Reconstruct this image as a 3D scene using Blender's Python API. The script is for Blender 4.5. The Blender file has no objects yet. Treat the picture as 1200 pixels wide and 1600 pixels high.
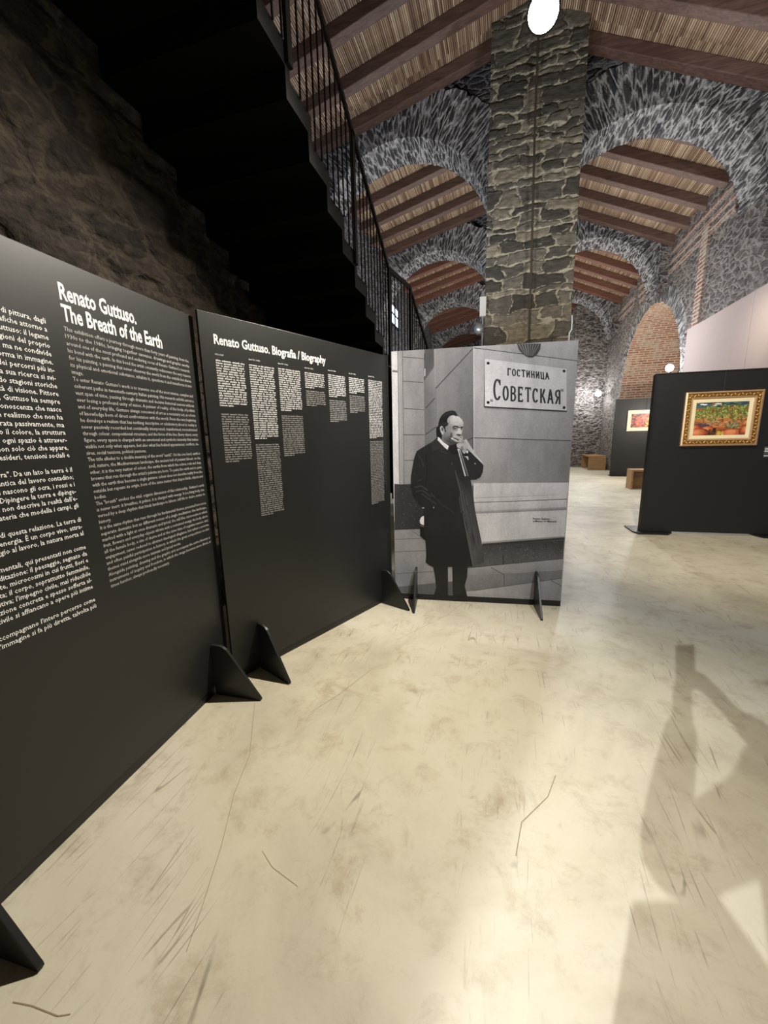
import bpy, math, random
import numpy as np
from mathutils import Vector, Matrix, noise
from mathutils.geometry import tessellate_polygon

scene = bpy.context.scene
COL = scene.collection
RND = random.Random(7)

# ------------------------------------------------------------------ camera
FPX = 600.0
EYE = np.array([0.0, 0.0, 1.5])
def _d(p): return np.array([p[0] - 600.0, p[1] - 800.0, FPX])
_dn = _d((668.0, 3985.0)); _dn /= np.linalg.norm(_dn)
_up = -_dn
_y = _d((786.0, 672.0)); _y = _y - _up * np.dot(_y, _up); _y /= np.linalg.norm(_y)
_x = np.cross(_y, _up)
ROT = np.stack([_x, _y, _up])
cam_data = bpy.data.cameras.new('camera')
cam = bpy.data.objects.new('camera', cam_data); COL.objects.link(cam)
cam_data.sensor_fit = 'HORIZONTAL'; cam_data.sensor_width = 36.0; cam_data.lens = 18.0
cam_data.clip_start = 0.02; cam_data.clip_end = 200
cx, cy, cz = ROT[:, 0], -ROT[:, 1], -ROT[:, 2]
cam.matrix_world = Matrix(((cx[0], cy[0], cz[0], EYE[0]), (cx[1], cy[1], cz[1], EYE[1]),
                           (cx[2], cy[2], cz[2], EYE[2]), (0, 0, 0, 1)))
scene.camera = cam
FWD = Vector((-0.289, 0.957, 0)).normalized(); RGT = Vector((0.957, 0.289, 0)).normalized()

# ------------------------------------------------------------------ view, world, lights
scene.view_settings.view_transform = 'Standard'
scene.view_settings.look = 'None'
scene.view_settings.gamma = 1.0
scene.view_settings.use_curve_mapping = False
scene.view_settings.exposure = 1.15
world = bpy.data.worlds.new('world'); scene.world = world
world.use_nodes = True
world.node_tree.nodes['Background'].inputs[0].default_value = (0.80, 0.86, 1.0, 1)
world.node_tree.nodes['Background'].inputs[1].default_value = 0.05

def light(kind, name, loc, energy, color=(1, 1, 1), target=None, size=0.05, cone=120, blend=0.5):
    d = bpy.data.lights.new(name, kind); d.energy = energy; d.color = color
    if kind in ('POINT', 'SPOT'): d.shadow_soft_size = size
    if kind == 'SPOT': d.spot_size = math.radians(cone); d.spot_blend = blend
    if kind == 'AREA': d.size = size
    o = bpy.data.objects.new(name, d); COL.objects.link(o); o.location = loc
    if target is not None:
        o.rotation_euler = (Vector(target) - Vector(loc)).to_track_quat('-Z', 'Y').to_euler()
    return o

WARM = (1.0, 0.92, 0.79); COOL = (0.90, 0.95, 1.0); BLUE = (0.74, 0.84, 1.0)
LAMP_FRONT = Vector((0.15, 3.0, 4.0)); LAMP_BACK = Vector((-2.0, -4.8, 3.9))
LAMP_CORNER = Vector((4.35, 13.0, 3.28)); LAMP_FAR = Vector((3.94, 19.5, 3.29))
light('SPOT', 'spot_front', LAMP_FRONT + Vector((-0.03, -0.10, -0.10)), 350, WARM, (-1.6, 0.5, 0), 0.035, 112, 1.0)
light('SPOT', 'spot_back', LAMP_BACK, 1000, COOL, (1.0, 2.2, 0.4), 0.022, 92, 0.3)
light('POINT', 'glow_corner', LAMP_CORNER + Vector((-0.12, -0.12, 0.05)), 45, COOL, None, 0.05)
light('POINT', 'glow_far', LAMP_FAR + Vector((-0.32, 0.35, 0.0)), 60, COOL, None, 0.05)
light('SPOT', 'painting_fill', (1.5, 4.3, 4.3), 230, (1.0, 0.90, 0.74), (3.0, 6.2, 1.0), 0.05, 92, 0.8)  # added light with no lamp, brightens the landscape and the floor before it
light('SPOT', 'spot_partition', (3.3, 8.3, 3.4), 14, WARM, (4.2, 8.6, 3.2), 0.05, 110, 0.9)
light('SPOT', 'nave_fill_left', (-1.3, 5.9, 3.2), 165, BLUE, (-1.9, 8.9, 7.2), 0.1, 125, 0.8)  # this and the right one: added lights without fixtures, brighten arches and roof
light('SPOT', 'nave_fill_right', (2.6, 5.6, 3.2), 155, COOL, (2.7, 9.3, 7.2), 0.1, 130, 0.8)
light('POINT', 'bay_light_left', (-1.2, 11.6, 4.2), 90, COOL, None, 0.1)  # unseen lights added in each bay behind the arches, no lamps modelled
light('POINT', 'bay_light_right', (2.2, 11.5, 3.6), 105, COOL, None, 0.1)
light('POINT', 'bay_fill_left_b', (-1.2, 16.6, 4.2), 90, COOL, None, 0.1)
light('POINT', 'bay_fill_right_b', (1.9, 16.6, 4.2), 80, WARM, None, 0.1)
light('POINT', 'bay_fill_left_c', (-1.2, 21.6, 4.2), 40, WARM, None, 0.1)
light('POINT', 'bay_fill_right_c', (2.0, 22.2, 4.6), 50, COOL, None, 0.1)
light('POINT', 'side_arch_light', (5.2, 14.6, 2.2), 70, WARM, None, 0.1)
light('SPOT', 'photograph_fill', (1.6, -0.2, 4.4), 210, (0.96, 0.96, 1.0), (-0.2, 3.43, 1.15), 0.04, 34, 0.35)  # extra cool light added for the printed panel, no fixture
light('SPOT', 'pillar_fill', (-0.2, 5.2, 2.6), 120, WARM, (0.4, 8.5, 5.2), 0.1, 90, 0.8)  # added light with no lamp, brightens the pillar face

# ------------------------------------------------------------------ helpers
def lin(v):
    v = v / 255.0
    return v / 12.92 if v <= 0.04045 else ((v + 0.055) / 1.055) ** 2.4
def rgb(r, g, b): return (lin(r), lin(g), lin(b), 1.0)

class Nodes:
    def __init__(s, name):
        s.m = bpy.data.materials.new(name); s.m.use_nodes = True
        s.t = s.m.node_tree; s.b = s.t.nodes['Principled BSDF']
    def n(s, kind, **kw):
        o = s.t.nodes.new(kind)
        for k, v in kw.items():
            if hasattr(o, k): setattr(o, k, v)
        return o
    def l(s, a, b): s.t.links.new(a, b)
    def math(s, op, a, b=None, clamp=False):
        o = s.t.nodes.new('ShaderNodeMath'); o.operation = op; o.use_clamp = clamp
        for i, v in enumerate((a, b)):
            if v is None: continue
            if isinstance(v, (int, float)): o.inputs[i].default_value = v
            else: s.l(v, o.inputs[i])
        return o.outputs[0]
    def mix(s, fac, a, b, mode='MIX'):
        o = s.t.nodes.new('ShaderNodeMix'); o.data_type = 'RGBA'; o.blend_type = mode
        for sock, v in ((o.inputs[0], fac), (o.inputs[6], a), (o.inputs[7], b)):
            if isinstance(v, (int, float)): sock.default_value = v
            elif isinstance(v, tuple): sock.default_value = v
            else: s.l(v, sock)
        return o.outputs[2]
    def ramp(s, fac, stops):
        o = s.t.nodes.new('ShaderNodeValToRGB'); e = o.color_ramp.elements
        while len(e) < len(stops): e.new(0.5)
        for el, (p, c) in zip(e, stops): el.position = p; el.color = c if len(c) == 4 else (*c, 1)
        s.l(fac, o.inputs[0]); return o.outputs[0]
    def step(s, v, lo, hi, a=0.0, b=1.0):
        o = s.t.nodes.new('ShaderNodeMapRange'); o.interpolation_type = 'SMOOTHSTEP'
        s.l(v, o.inputs[0])
        for i, x in enumerate((lo, hi, a, b)): o.inputs[i + 1].default_value = x
        return o.outputs[0]
    def coords(s, kind='Object', scale=(1, 1, 1), rot=(0, 0, 0)):
        tc = s.t.nodes.new('ShaderNodeTexCoord'); mp = s.t.nodes.new('ShaderNodeMapping')
        mp.inputs['Scale'].default_value = scale; mp.inputs['Rotation'].default_value = rot
        s.l(tc.outputs[kind], mp.inputs[0]); return mp.outputs[0]
    def noise(s, vec, scale, detail=4, rough=0.55, dist=0.0):
        o = s.t.nodes.new('ShaderNodeTexNoise'); s.l(vec, o.inputs['Vector'])
        o.inputs['Scale'].default_value = scale; o.inputs['Detail'].default_value = detail
        o.inputs['Roughness'].default_value = rough; o.inputs['Distortion'].default_value = dist
        return o
    def warp(s, vec, scale, amt, detail=2):
        nz = s.noise(vec, scale, detail)
        a = s.t.nodes.new('ShaderNodeVectorMath'); a.operation = 'SUBTRACT'
        s.l(nz.outputs['Color'], a.inputs[0]); a.inputs[1].default_value = (0.5, 0.5, 0.5)
        b = s.t.nodes.new('ShaderNodeVectorMath'); b.operation = 'SCALE'
        s.l(a.outputs[0], b.inputs[0]); b.inputs['Scale'].default_value = amt
        c = s.t.nodes.new('ShaderNodeVectorMath'); c.operation = 'ADD'
        s.l(vec, c.inputs[0]); s.l(b.outputs[0], c.inputs[1]); return c.outputs[0]
    def voro(s, vec, scale, feature='F1', rnd=1.0):
        o = s.t.nodes.new('ShaderNodeTexVoronoi'); o.feature = feature
        s.l(vec, o.inputs['Vector']); o.inputs['Scale'].default_value = scale
        o.inputs['Randomness'].default_value = rnd; return o
    def bump(s, h, strength, dist=0.02):
        o = s.t.nodes.new('ShaderNodeBump'); o.inputs['Strength'].default_value = strength
        o.inputs['Distance'].default_value = dist; s.l(h, o.inputs['Height']); s.l(o.outputs[0], s.b.inputs['Normal'])
    def set(s, color=None, rough=None, spec=None, metal=None):
        if color is not None:
            if isinstance(color, tuple): s.b.inputs['Base Color'].default_value = color
            else: s.l(color, s.b.inputs['Base Color'])
        if rough is not None:
            if isinstance(rough, (int, float)): s.b.inputs['Roughness'].default_value = rough
            else: s.l(rough, s.b.inputs['Roughness'])
        if spec is not None: s.b.inputs['Specular IOR Level'].default_value = spec
        if metal is not None: s.b.inputs['Metallic'].default_value = metal
        return s.m

def plain(name, color, rough=0.5, spec=0.5, metal=0.0, grain=0.12, gscale=40):
    k = Nodes(name); v = k.coords('Object')
    nz = k.noise(v, gscale, 3)
    c = k.mix(k.math('MULTIPLY', nz.outputs['Fac'], grain), color, tuple(x * 0.4 for x in color[:3]) + (1,))
    m = k.set(c, rough, spec, metal)
    k.bump(nz.outputs['Fac'], 0.04, 0.002)
    return m

def emitter(name, color, strength):
    k = Nodes(name); k.b.inputs['Emission Color'].default_value = color
    k.b.inputs['Emission Strength'].default_value = strength
    k.set(color, 0.4); return k.m

def rubble(name, scale, stones, mortar, width=(0.03, 0.12), bump=0.9, warp=0.5, mortar_amount=1.0, fine=3.0):
    """stone masonry laid out over the mesh's own metre-scaled UV map"""
    k = Nodes(name)
    v = k.coords('UV', (scale[0], scale[1], 1))
    w = k.warp(k.warp(v, 1.1, warp), 4.0, warp * 0.35)
    ed = k.voro(w, 1.0, 'DISTANCE_TO_EDGE').outputs['Distance']
    cell = k.voro(w, 1.0, 'F1')
    hue = k.n('ShaderNodeSeparateColor'); k.l(cell.outputs['Color'], hue.inputs[0])
    nz = k.noise(v, 5.0, 8, 0.65).outputs['Fac']
    big = k.noise(v, 0.6, 3).outputs['Fac']
    stone = k.ramp(hue.outputs[0], [(i / (len(stones) - 1), c) for i, c in enumerate(stones)])
    stone = k.mix(k.step(nz, 0.3, 0.75), k.mix(0.75, stone, (0.008, 0.008, 0.009, 1)), stone)
    # chips of a second, smaller course of stones
    ed2 = k.voro(k.warp(v, 2.0, 0.6), fine, 'DISTANCE_TO_EDGE').outputs['Distance']
    chips = k.math('MULTIPLY', k.step(ed2, 0.12, 0.02), k.step(big, 0.48, 0.62))
    edge = k.math('ADD', ed, k.math('MULTIPLY', k.math('SUBTRACT', nz, 0.5), 0.62))
    mask = k.step(edge, width[1], width[0])
    mask = k.math('MAXIMUM', mask, k.math('MULTIPLY', chips, 0.8))
    mask = k.math('MULTIPLY', mask, k.step(k.noise(v, 1.6, 3).outputs['Fac'], 0.28, 0.52), True)
    mask = k.math('MULTIPLY', mask, mortar_amount, True)
    mcol = k.mix(k.noise(v, 9.0, 5).outputs['Fac'], tuple(x * 0.55 for x in mortar[:3]) + (1,), mortar)
    col = k.mix(mask, stone, mcol)
    h = k.math('ADD', k.math('MULTIPLY', k.step(ed, 0.0, 0.25), 1.0), k.math('MULTIPLY', nz, 0.8))
    k.set(col, 0.85, 0.3)
    k.bump(h, bump, 0.05)
    return k.m

def brick(name, c1, c2, mortar, scale=1.0):
    k = Nodes(name)
    v = k.warp(k.coords('UV', (scale, scale, 1)), 3.0, 0.05)
    b = k.n('ShaderNodeTexBrick'); k.l(v, b.inputs['Vector'])
    b.inputs['Color1'].default_value = c1; b.inputs['Color2'].default_value = c2; b.inputs['Mortar'].default_value = mortar
    b.inputs['Scale'].default_value = 1.0; b.inputs['Mortar Size'].default_value = 0.022
    b.inputs['Brick Width'].default_value = 0.36; b.inputs['Row Height'].default_value = 0.09
    b.inputs['Mortar Smooth'].default_value = 0.3; b.inputs['Bias'].default_value = 0.0
    nz = k.noise(v, 6, 6).outputs['Fac']
    col = k.mix(k.step(nz, 0.40, 0.58), b.outputs['Color'], tuple(x * 0.9 for x in mortar[:3]) + (1,))
    col = k.mix(k.step(k.noise(v, 1.3, 4).outputs['Fac'], 0.42, 0.6), b.outputs['Color'], col)
    k.set(col, 0.9, 0.2)
    k.bump(k.math('ADD', b.outputs['Fac'], k.math('MULTIPLY', nz, -1.2)), 0.8, -0.03)
    return k.m

class MB:
    """collects faces with metre-scaled UVs, material slots and corner colours for ONE mesh"""
    def __init__(s): s.v = []; s.f = []; s.uv = []; s.mi = []; s.col = []
    def face(s, pts, uv=None, mi=0, col=None):
        i = len(s.v); s.v += [tuple(p) for p in pts]; s.f.append(tuple(range(i, i + len(pts))))
        if uv is None:
            a, b, c = (Vector(p) for p in pts[:3]); n = (b - a).cross(c - a)
            ax = max(range(3), key=lambda q: abs(n[q]))
            q = [(1, 2), (0, 2), (0, 1)][ax]
            uv = [(p[q[0]], p[q[1]]) for p in pts]
        s.uv.append(uv); s.mi.append(mi)
        s.col.append(col if isinstance(col, list) else [col or (1, 1, 1, 1)] * len(pts))
    def box(s, a, b, M=None, mi=0):
        x0, y0, z0 = a; x1, y1, z1 = b
        c = [(x0, y0, z0), (x1, y0, z0), (x1, y1, z0), (x0, y1, z0), (x0, y0, z1), (x1, y0, z1), (x1, y1, z1), (x0, y1, z1)]
        for f in ((3, 2, 1, 0), (4, 5, 6, 7), (0, 1, 5, 4), (1, 2, 6, 5), (2, 3, 7, 6), (3, 0, 4, 7)):
            p = [c[i] for i in f]; uv = None
            if M is not None:
                q = [tuple(M @ Vector(x)) for x in p]; s.face(q, uv, mi)
            else: s.face(p, uv, mi)
    def prism(s, poly, t0, t1, fn, mi=0):
        """poly: 2D outline, extruded between t0 and t1; fn(x, y, t) -> 3D"""
        A = [fn(x, y, t0) for x, y in poly]; B = [fn(x, y, t1) for x, y in poly]
        s.face(A[::-1], mi=mi); s.face(B, mi=mi); n = len(poly)
        for i in range(n): j = (i + 1) % n; s.face([A[i], A[j], B[j], B[i]], mi=mi)
    def tube(s, pts, r, seg=10, mi=0, cap=True):
        pts = [Vector(p) for p in pts]; rings = []
        for i, p in enumerate(pts):
            t = (pts[min(i + 1, len(pts) - 1)] - pts[max(i - 1, 0)]).normalized()
            a = t.orthogonal().normalized(); b = t.cross(a)
            rr = r[i] if isinstance(r, (list, tuple)) else r
            rings.append([p + a * rr * math.cos(2 * math.pi * k / seg) + b * rr * math.sin(2 * math.pi * k / seg) for k in range(seg)])
        for A, B in zip(rings, rings[1:]):
            for k in range(seg): j = (k + 1) % seg; s.face([A[k], A[j], B[j], B[k]], mi=mi)
        if cap: s.face(rings[0][::-1], mi=mi); s.face(rings[-1], mi=mi)
    def ball(s, c, rx, ry, rz, M=None, seg=10, rings=6, mi=0):
        c = Vector(c)
        def P(i, j):
            a = math.pi * i / rings; b = 2 * math.pi * j / seg
            q = Vector((rx * math.sin(a) * math.cos(b), ry * math.sin(a) * math.sin(b), rz * math.cos(a)))
            return c + (M @ q if M is not None else q)
        for i in range(rings):
            for j in range(seg): s.face([P(i, j), P(i + 1, j), P(i + 1, j + 1), P(i, j + 1)], mi=mi)
    def build(s, name, mats, parent=None, smooth=False, merge=True):
        me = bpy.data.meshes.new(name); me.from_pydata(s.v, [], s.f)
        me.uv_layers.new(name='UVMap'); me.color_attributes.new('tone', 'FLOAT_COLOR', 'CORNER')
        u, c = me.uv_layers['UVMap'], me.color_attributes['tone']
        u.data.foreach_set('uv', [x for f in s.uv for p in f for x in p])
        c.data.foreach_set('color', [x for f in s.col for p in f for x in p])
        for m in (mats if isinstance(mats, (list, tuple)) else [mats]): me.materials.append(m)
        me.polygons.foreach_set('material_index', s.mi)
        if merge:
            import bmesh
            bm = bmesh.new(); bm.from_mesh(me); bmesh.ops.remove_doubles(bm, verts=bm.verts, dist=1e-5)
            bm.to_mesh(me); bm.free()
        if smooth: me.polygons.foreach_set('use_smooth', [True] * len(me.polygons))
        me.update()
        o = bpy.data.objects.new(name, me); COL.objects.link(o)
        if parent is not None: o.parent = parent; o.matrix_parent_inverse = parent.matrix_world.inverted()
        return o

def thing(name, label, cat, loc=(0, 0, 0), group=None):
    o = bpy.data.objects.new(name, None); COL.objects.link(o); o.location = loc
    o.empty_display_size = 0.1
    o.matrix_world = Matrix.Translation(loc)
    return tag(o, label, cat, group)
def tag(o, label, cat, group=None):
    o['label'] = label; o['category'] = cat
    if group: o['group'] = group
    return o
def structure(o, label, cat):
    o['kind'] = 'structure'; return tag(o, label, cat)

def rough_grid(b, P0, U, V, N, nu, nv, amp, freq, uv0=(0, 0), mi=0, seed=0.0):
    """a masonry face: grid in metres along U, V displaced along N like laid stones"""
    P0, U, V, N = Vector(P0), Vector(U), Vector(V), Vector(N)
    lu, lv = U.length, V.length
    def P(i, j):
        p = P0 + U * (i / nu) + V * (j / nv)
        q = Vector((lu * i / nu * freq, lv * j / nv * freq * 2.2, seed))
        q2 = q + Vector(noise.noise_vector(q * 0.8)) * 0.5
        d, _ = noise.voronoi(q2)
        h = min(1.0, (d[1] - d[0]) * 2.0) + 0.5 * noise.fractal(q * 1.7, 1.0, 2.0, 3)
        e = 1.0
        return p + N * (h * amp * e)
    g = [[P(i, j) for j in range(nv + 1)] for i in range(nu + 1)]
    for i in range(nu):
        for j in range(nv):
            uv = [(uv0[0] + lu * a / nu, uv0[1] + lv * c / nv) for a, c in ((i, j), (i + 1, j), (i + 1, j + 1), (i, j + 1))]
            b.face([g[i][j], g[i + 1][j], g[i + 1][j + 1], g[i][j + 1]], uv, mi)

def coursed_grid(b, P0, U, V, N, nu, nv, amp, seed):
    """face of coursed rubble: courses of uneven height, stones of uneven width, recessed joints"""
    P0, U, V, N = Vector(P0), Vector(U), Vector(V), Vector(N); lu, lv = U.length, V.length
    R_ = random.Random(seed); courses = []; z = -0.1
    while z < lv + 0.3:
        h = R_.choice((0.10, 0.13, 0.16, 0.20, 0.26, 0.34)); cuts = []; x = -R_.uniform(0.1, 0.5)
        while x < lu + 0.9:
            w = R_.uniform(0.16, 0.42) + h * R_.uniform(0.2, 1.6); cuts.append((x, x + w, R_.random(), R_.uniform(-0.35, 0.35), R_.random())); x += w
        courses.append((z, z + h, cuts)); z += h
    def sample(u, v):
        n1 = noise.noise_vector(Vector((u * 2.3, v * 3.6, seed))); n2 = noise.noise_vector(Vector((u * 8, v * 11, seed + 5)))
        u2, v2 = u + 0.13 * n1.x + 0.05 * n2.x, v + 0.085 * n1.y + 0.035 * n2.y
        for z0, z1, cuts in courses:
            if z0 <= v2 < z1:
                for x0, x1, tone, tilt, out in cuts:
                    if x0 <= u2 < x1:
                        d = min(v2 - z0, z1 - v2, (u2 - x0) * 0.9, (x1 - u2) * 0.9); return d, tone, out
        return 0.0, 0.5, 0.5
    g = []
    for i in range(nu + 1):
        row = []
        for j in range(nv + 1):
            u, v = lu * i / nu, lv * j / nv; d, tone, out = sample(u, v)
            joint = max(0.0, 1.0 - d / (0.032 + 0.03 * noise.noise(Vector((u * 3, v * 3, seed + 9)))))
            h = (1 - joint) * (0.45 + 0.55 * out) + 0.25 * noise.noise(Vector((u * 9, v * 14, seed)))
            row.append((P0 + U * (i / nu) + V * (j / nv) + N * (h * amp), (min(1, joint), tone, 0, 1), (u, v)))
        g.append(row)
    for i in range(nu):
        for j in range(nv):
            q = (g[i][j], g[i + 1][j], g[i + 1][j + 1], g[i][j + 1])
            b.face([p[0] for p in q], [p[2] for p in q], 0, [p[1] for p in q])

# ------------------------------------------------------------------ materials
DARK_STONES = [rgb(50, 48, 51), rgb(84, 82, 85), rgb(62, 60, 64), rgb(100, 97, 97), rgb(70, 67, 68)]
OLIVE_STONES = [rgb(84, 78, 68), rgb(122, 113, 99), rgb(98, 92, 82), rgb(138, 128, 112), rgb(78, 73, 68)]
M_PILLAR = rubble('pillar_masonry', (1.45, 5.4), OLIVE_STONES, rgb(172, 160, 136), (0.02, 0.10), 0.8, 0.30, 0.9, 2.6)
def make_coursed():
    """pillar stones: joint mask (R) and stone tone (G) are stored per vertex of the laid-stone relief"""
    k = Nodes('coursed_lava_blocks'); a = k.n('ShaderNodeAttribute'); a.attribute_name = 'tone'
    se = k.n('ShaderNodeSeparateColor'); k.l(a.outputs['Color'], se.inputs[0])
    v = k.coords('UV', (3, 7, 1)); nz = k.noise(v, 2.2, 8, 0.68).outputs['Fac']; fine = k.noise(v, 9.0, 5, 0.6).outputs['Fac']
    st = k.ramp(se.outputs[1], [(0, rgb(70, 65, 57)), (0.3, rgb(96, 89, 78)), (0.6, rgb(112, 104, 91)), (0.85, rgb(132, 122, 105)), (1, rgb(150, 138, 116))])
    st = k.mix(k.step(nz, 0.30, 0.72), k.mix(0.6, st, (0.02, 0.019, 0.017, 1)), st)
    m = k.step(k.math('ADD', se.outputs[0], k.math('MULTIPLY', k.math('SUBTRACT', nz, 0.5), 1.9)), 0.48, 0.72)
    patch = k.noise(k.coords('UV', (1.4, 2.6, 1)), 1.5, 5, 0.6).outputs['Fac']
    m = k.math('MULTIPLY', m, k.step(patch, 0.34, 0.50)); m = k.math('MAXIMUM', m, k.math('MULTIPLY', k.step(patch, 0.60, 0.68), k.step(nz, 0.50, 0.62)))
    col = k.mix(m, st, k.mix(fine, rgb(134, 126, 108), rgb(182, 172, 150)))
    k.set(col, 0.88, 0.25); k.bump(k.math('ADD', nz, k.math('MULTIPLY', fine, 0.4)), 0.6, 0.04)
    return k.m
M_COURSED = make_coursed()
M_ARCHWALL = rubble('arch_wall_masonry', (4.0, 9.0), DARK_STONES, rgb(176, 174, 178), (0.0, 0.10), 0.8, 0.5, 0.7, 2.2)
M_RING = rubble('voussoir_masonry', (13.0, 2.4), DARK_STONES, rgb(204, 200, 198), (0.02, 0.17), 0.8, 0.45, 1.0, 2.0)
M_WALL = rubble('side_wall_masonry', (4.6, 8.5), [rgb(92, 85, 83), rgb(130, 120, 116), rgb(106, 98, 96), rgb(142, 126, 116), rgb(98, 91, 90)], rgb(176, 167, 160), (0.0, 0.20), 0.9, 0.5, 0.85, 2.2)
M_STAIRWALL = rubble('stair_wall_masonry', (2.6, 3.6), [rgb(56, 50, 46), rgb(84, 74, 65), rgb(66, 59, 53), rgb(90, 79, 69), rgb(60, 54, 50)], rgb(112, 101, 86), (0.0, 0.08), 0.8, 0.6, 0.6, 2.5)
M_BRICK = brick('old_brick', rgb(136, 86, 68), rgb(166, 118, 94), rgb(190, 174, 156))
M_BRICKDARK = brick('weathered_brick', rgb(120, 78, 66), rgb(140, 104, 88), rgb(176, 164, 152))

def make_floor():
    k = Nodes('resin_floor'); v = k.coords('Object')
    a = k.noise(v, 0.9, 8, 0.62, 0.6).outputs['Fac']; b = k.noise(v, 5.5, 10, 0.74, 0.35).outputs['Fac']
    c = k.noise(k.coords('Object', (1, 1, 1), (0, 0, 0.5)), 2.6, 10, 0.76, 0.5).outputs['Fac']
    col = k.ramp(a, [(0.30, rgb(178, 171, 150)), (0.50, rgb(204, 197, 174)), (0.72, rgb(216, 211, 194))])
    col = k.mix(k.math('MULTIPLY', k.step(b, 0.48, 0.70), 0.48), col, rgb(160, 142, 114))
    col = k.mix(k.math('MULTIPLY', k.step(c, 0.54, 0.68), 0.42), col, rgb(152, 128, 100))
    scr = None
    for i, (rot, sc) in enumerate(((0.35, (9, 0.7, 1)), (1.2, (8, 0.6, 1)), (-0.5, (10, 0.8, 1)), (2.2, (7, 0.5, 1)))):
        sv = k.coords('Object', sc, (0, 0, rot))
        ed = k.voro(k.warp(sv, 0.9, 0.35), 1.3, 'DISTANCE_TO_EDGE').outputs['Distance']
        s_ = k.math('MULTIPLY', k.step(ed, 0.020, 0.002), k.step(k.noise(v, 1.6 + 0.4 * i, 4, 0.6).outputs['Fac'], 0.54, 0.68))
        scr = s_ if scr is None else k.math('MAXIMUM', scr, s_)
    col = k.mix(k.math('MULTIPLY', scr, 0.55), col, rgb(84, 70, 54))
    spk = k.voro(v, 2.3, 'F1').outputs['Distance']
    col = k.mix(k.math('MULTIPLY', k.step(spk, 0.022, 0.010), 0.8), col, rgb(60, 48, 36))
    rough = k.math('ADD', 0.36, k.math('MULTIPLY', b, 0.22))
    k.set(col, rough, 0.35); k.bump(k.math('ADD', a, k.math('MULTIPLY', b, 0.5)), 0.10, 0.02)
    return k.m
M_FLOOR = make_floor()
M_JOINT = plain('floor_joint_dark', rgb(120, 108, 88), 0.8)
M_CRACK = plain('floor_hairline', rgb(146, 128, 100), 0.8)

def make_reed():
    k = Nodes('reed_matting'); v = k.coords('Object')
    sep = k.n('ShaderNodeSeparateXYZ'); k.l(v, sep.inputs[0])
    cmb = k.n('ShaderNodeCombineXYZ'); k.l(k.math('MULTIPLY', sep.outputs[0], 30.0), cmb.inputs[0])
    k.l(k.math('MULTIPLY', k.math('FLOOR', k.math('MULTIPLY', sep.outputs[1], 0.7)), 17.0), cmb.inputs[1])
    wob = k.warp(cmb.outputs[0], 0.3, 0.6)
    ce = k.voro(wob, 1.0, 'F1', 0.7)
    se = k.n('ShaderNodeSeparateColor'); k.l(ce.outputs['Color'], se.inputs[0])
    col = k.ramp(se.outputs[0], [(0, rgb(120, 94, 74)), (0.35, rgb(158, 128, 104)), (0.7, rgb(182, 154, 126)), (1, rgb(212, 186, 158))])
    st = k.math('FRACT', k.math('MULTIPLY', sep.outputs[0], 30.0))
    prof = k.math('MULTIPLY', k.math('MULTIPLY', st, k.math('SUBTRACT', 1.0, st)), 4.0)
    col = k.mix(k.step(prof, 0.45, 0.05), col, rgb(34, 24, 20))
    k.set(col, 0.7, 0.3); k.bump(prof, 0.9, 0.02)
    return k.m
M_REED = make_reed()

def wood(name, c0, c1, axis=(1, 12, 12), rough=0.55):
    k = Nodes(name); v = k.coords('Object', axis)
    n = k.noise(v, 2.5, 6, 0.6, 0.8).outputs['Fac']
    k.set(k.ramp(n, [(0.3, c0), (0.7, c1)]), rough, 0.4); k.bump(n, 0.15, 0.01)
    return k.m
M_RAFTER = wood('rafter_timber', rgb(74, 54, 48), rgb(112, 86, 74), (1, 9, 9), 0.6)
M_RAFTER_RED = wood('reddish_rafter_timber', rgb(92, 58, 46), rgb(124, 84, 68), (1, 9, 9), 0.6)
M_BENCH = wood('bench_plywood', rgb(142, 108, 72), rgb(178, 142, 100), (2, 14, 14), 0.5)
M_BLACK = plain('black_board', (0.014, 0.0142, 0.0138, 1), 0.40, 0.5, 0, 0.15, 60)
M_BLACKEDGE = plain('black_board_edge', (0.010, 0.010, 0.011, 1), 0.45, 0.5)
M_BOARD2 = plain('black_display_board', (0.013, 0.013, 0.0135, 1), 0.55, 0.4, 0, 0.15, 60)
M_WHITE = plain('white_lettering', (0.86, 0.86, 0.86, 1), 0.5, 0.3, 0, 0.02)
M_GREYTXT = plain('grey_lettering', (0.50, 0.485, 0.47, 1), 0.5, 0.3, 0, 0.02)
M_INK = plain('black_ink', (0.02, 0.02, 0.022, 1), 0.5, 0.3, 0, 0.02)
M_STEEL = plain('black_painted_steel', (0.003, 0.0033, 0.0042, 1), 0.7, 0.12)
M_STEELEDGE = plain('dark_grey_painted_steel', (0.016, 0.016, 0.017, 1), 0.6, 0.3)
M_RAIL = plain('black_railing_steel', (0.008, 0.008, 0.010, 1), 0.5, 0.4)
M_PINK = plain('pale_partition_paint', rgb(178, 161, 156), 0.8, 0.2, 0, 0.1, 8)
M_GILT = plain('gilt_carving', (0.72, 0.44, 0.12, 1), 0.34, 0.5, 0.75, 0.3, 60)
M_GILTDARK = plain('gilt_ground', (0.30, 0.16, 0.04, 1), 0.45, 0.5, 0.6, 0.3, 60)
M_GILTEDGE = plain('gilt_outer_rail', (0.66, 0.42, 0.24, 1), 0.4, 0.5, 0.5, 0.25, 60)
M_LINER = plain('cream_liner', rgb(240, 226, 184), 0.7, 0.3, 0, 0.05)
M_PALEFRAME = plain('pale_wood_frame', rgb(226, 208, 180), 0.6, 0.3, 0, 0.05)
M_METAL = plain('grey_metal', (0.35, 0.36, 0.38, 1), 0.4, 0.5, 0.6)
M_DARKMETAL = plain('dark_metal', (0.03, 0.03, 0.032, 1), 0.5, 0.5, 0.3)
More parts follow.
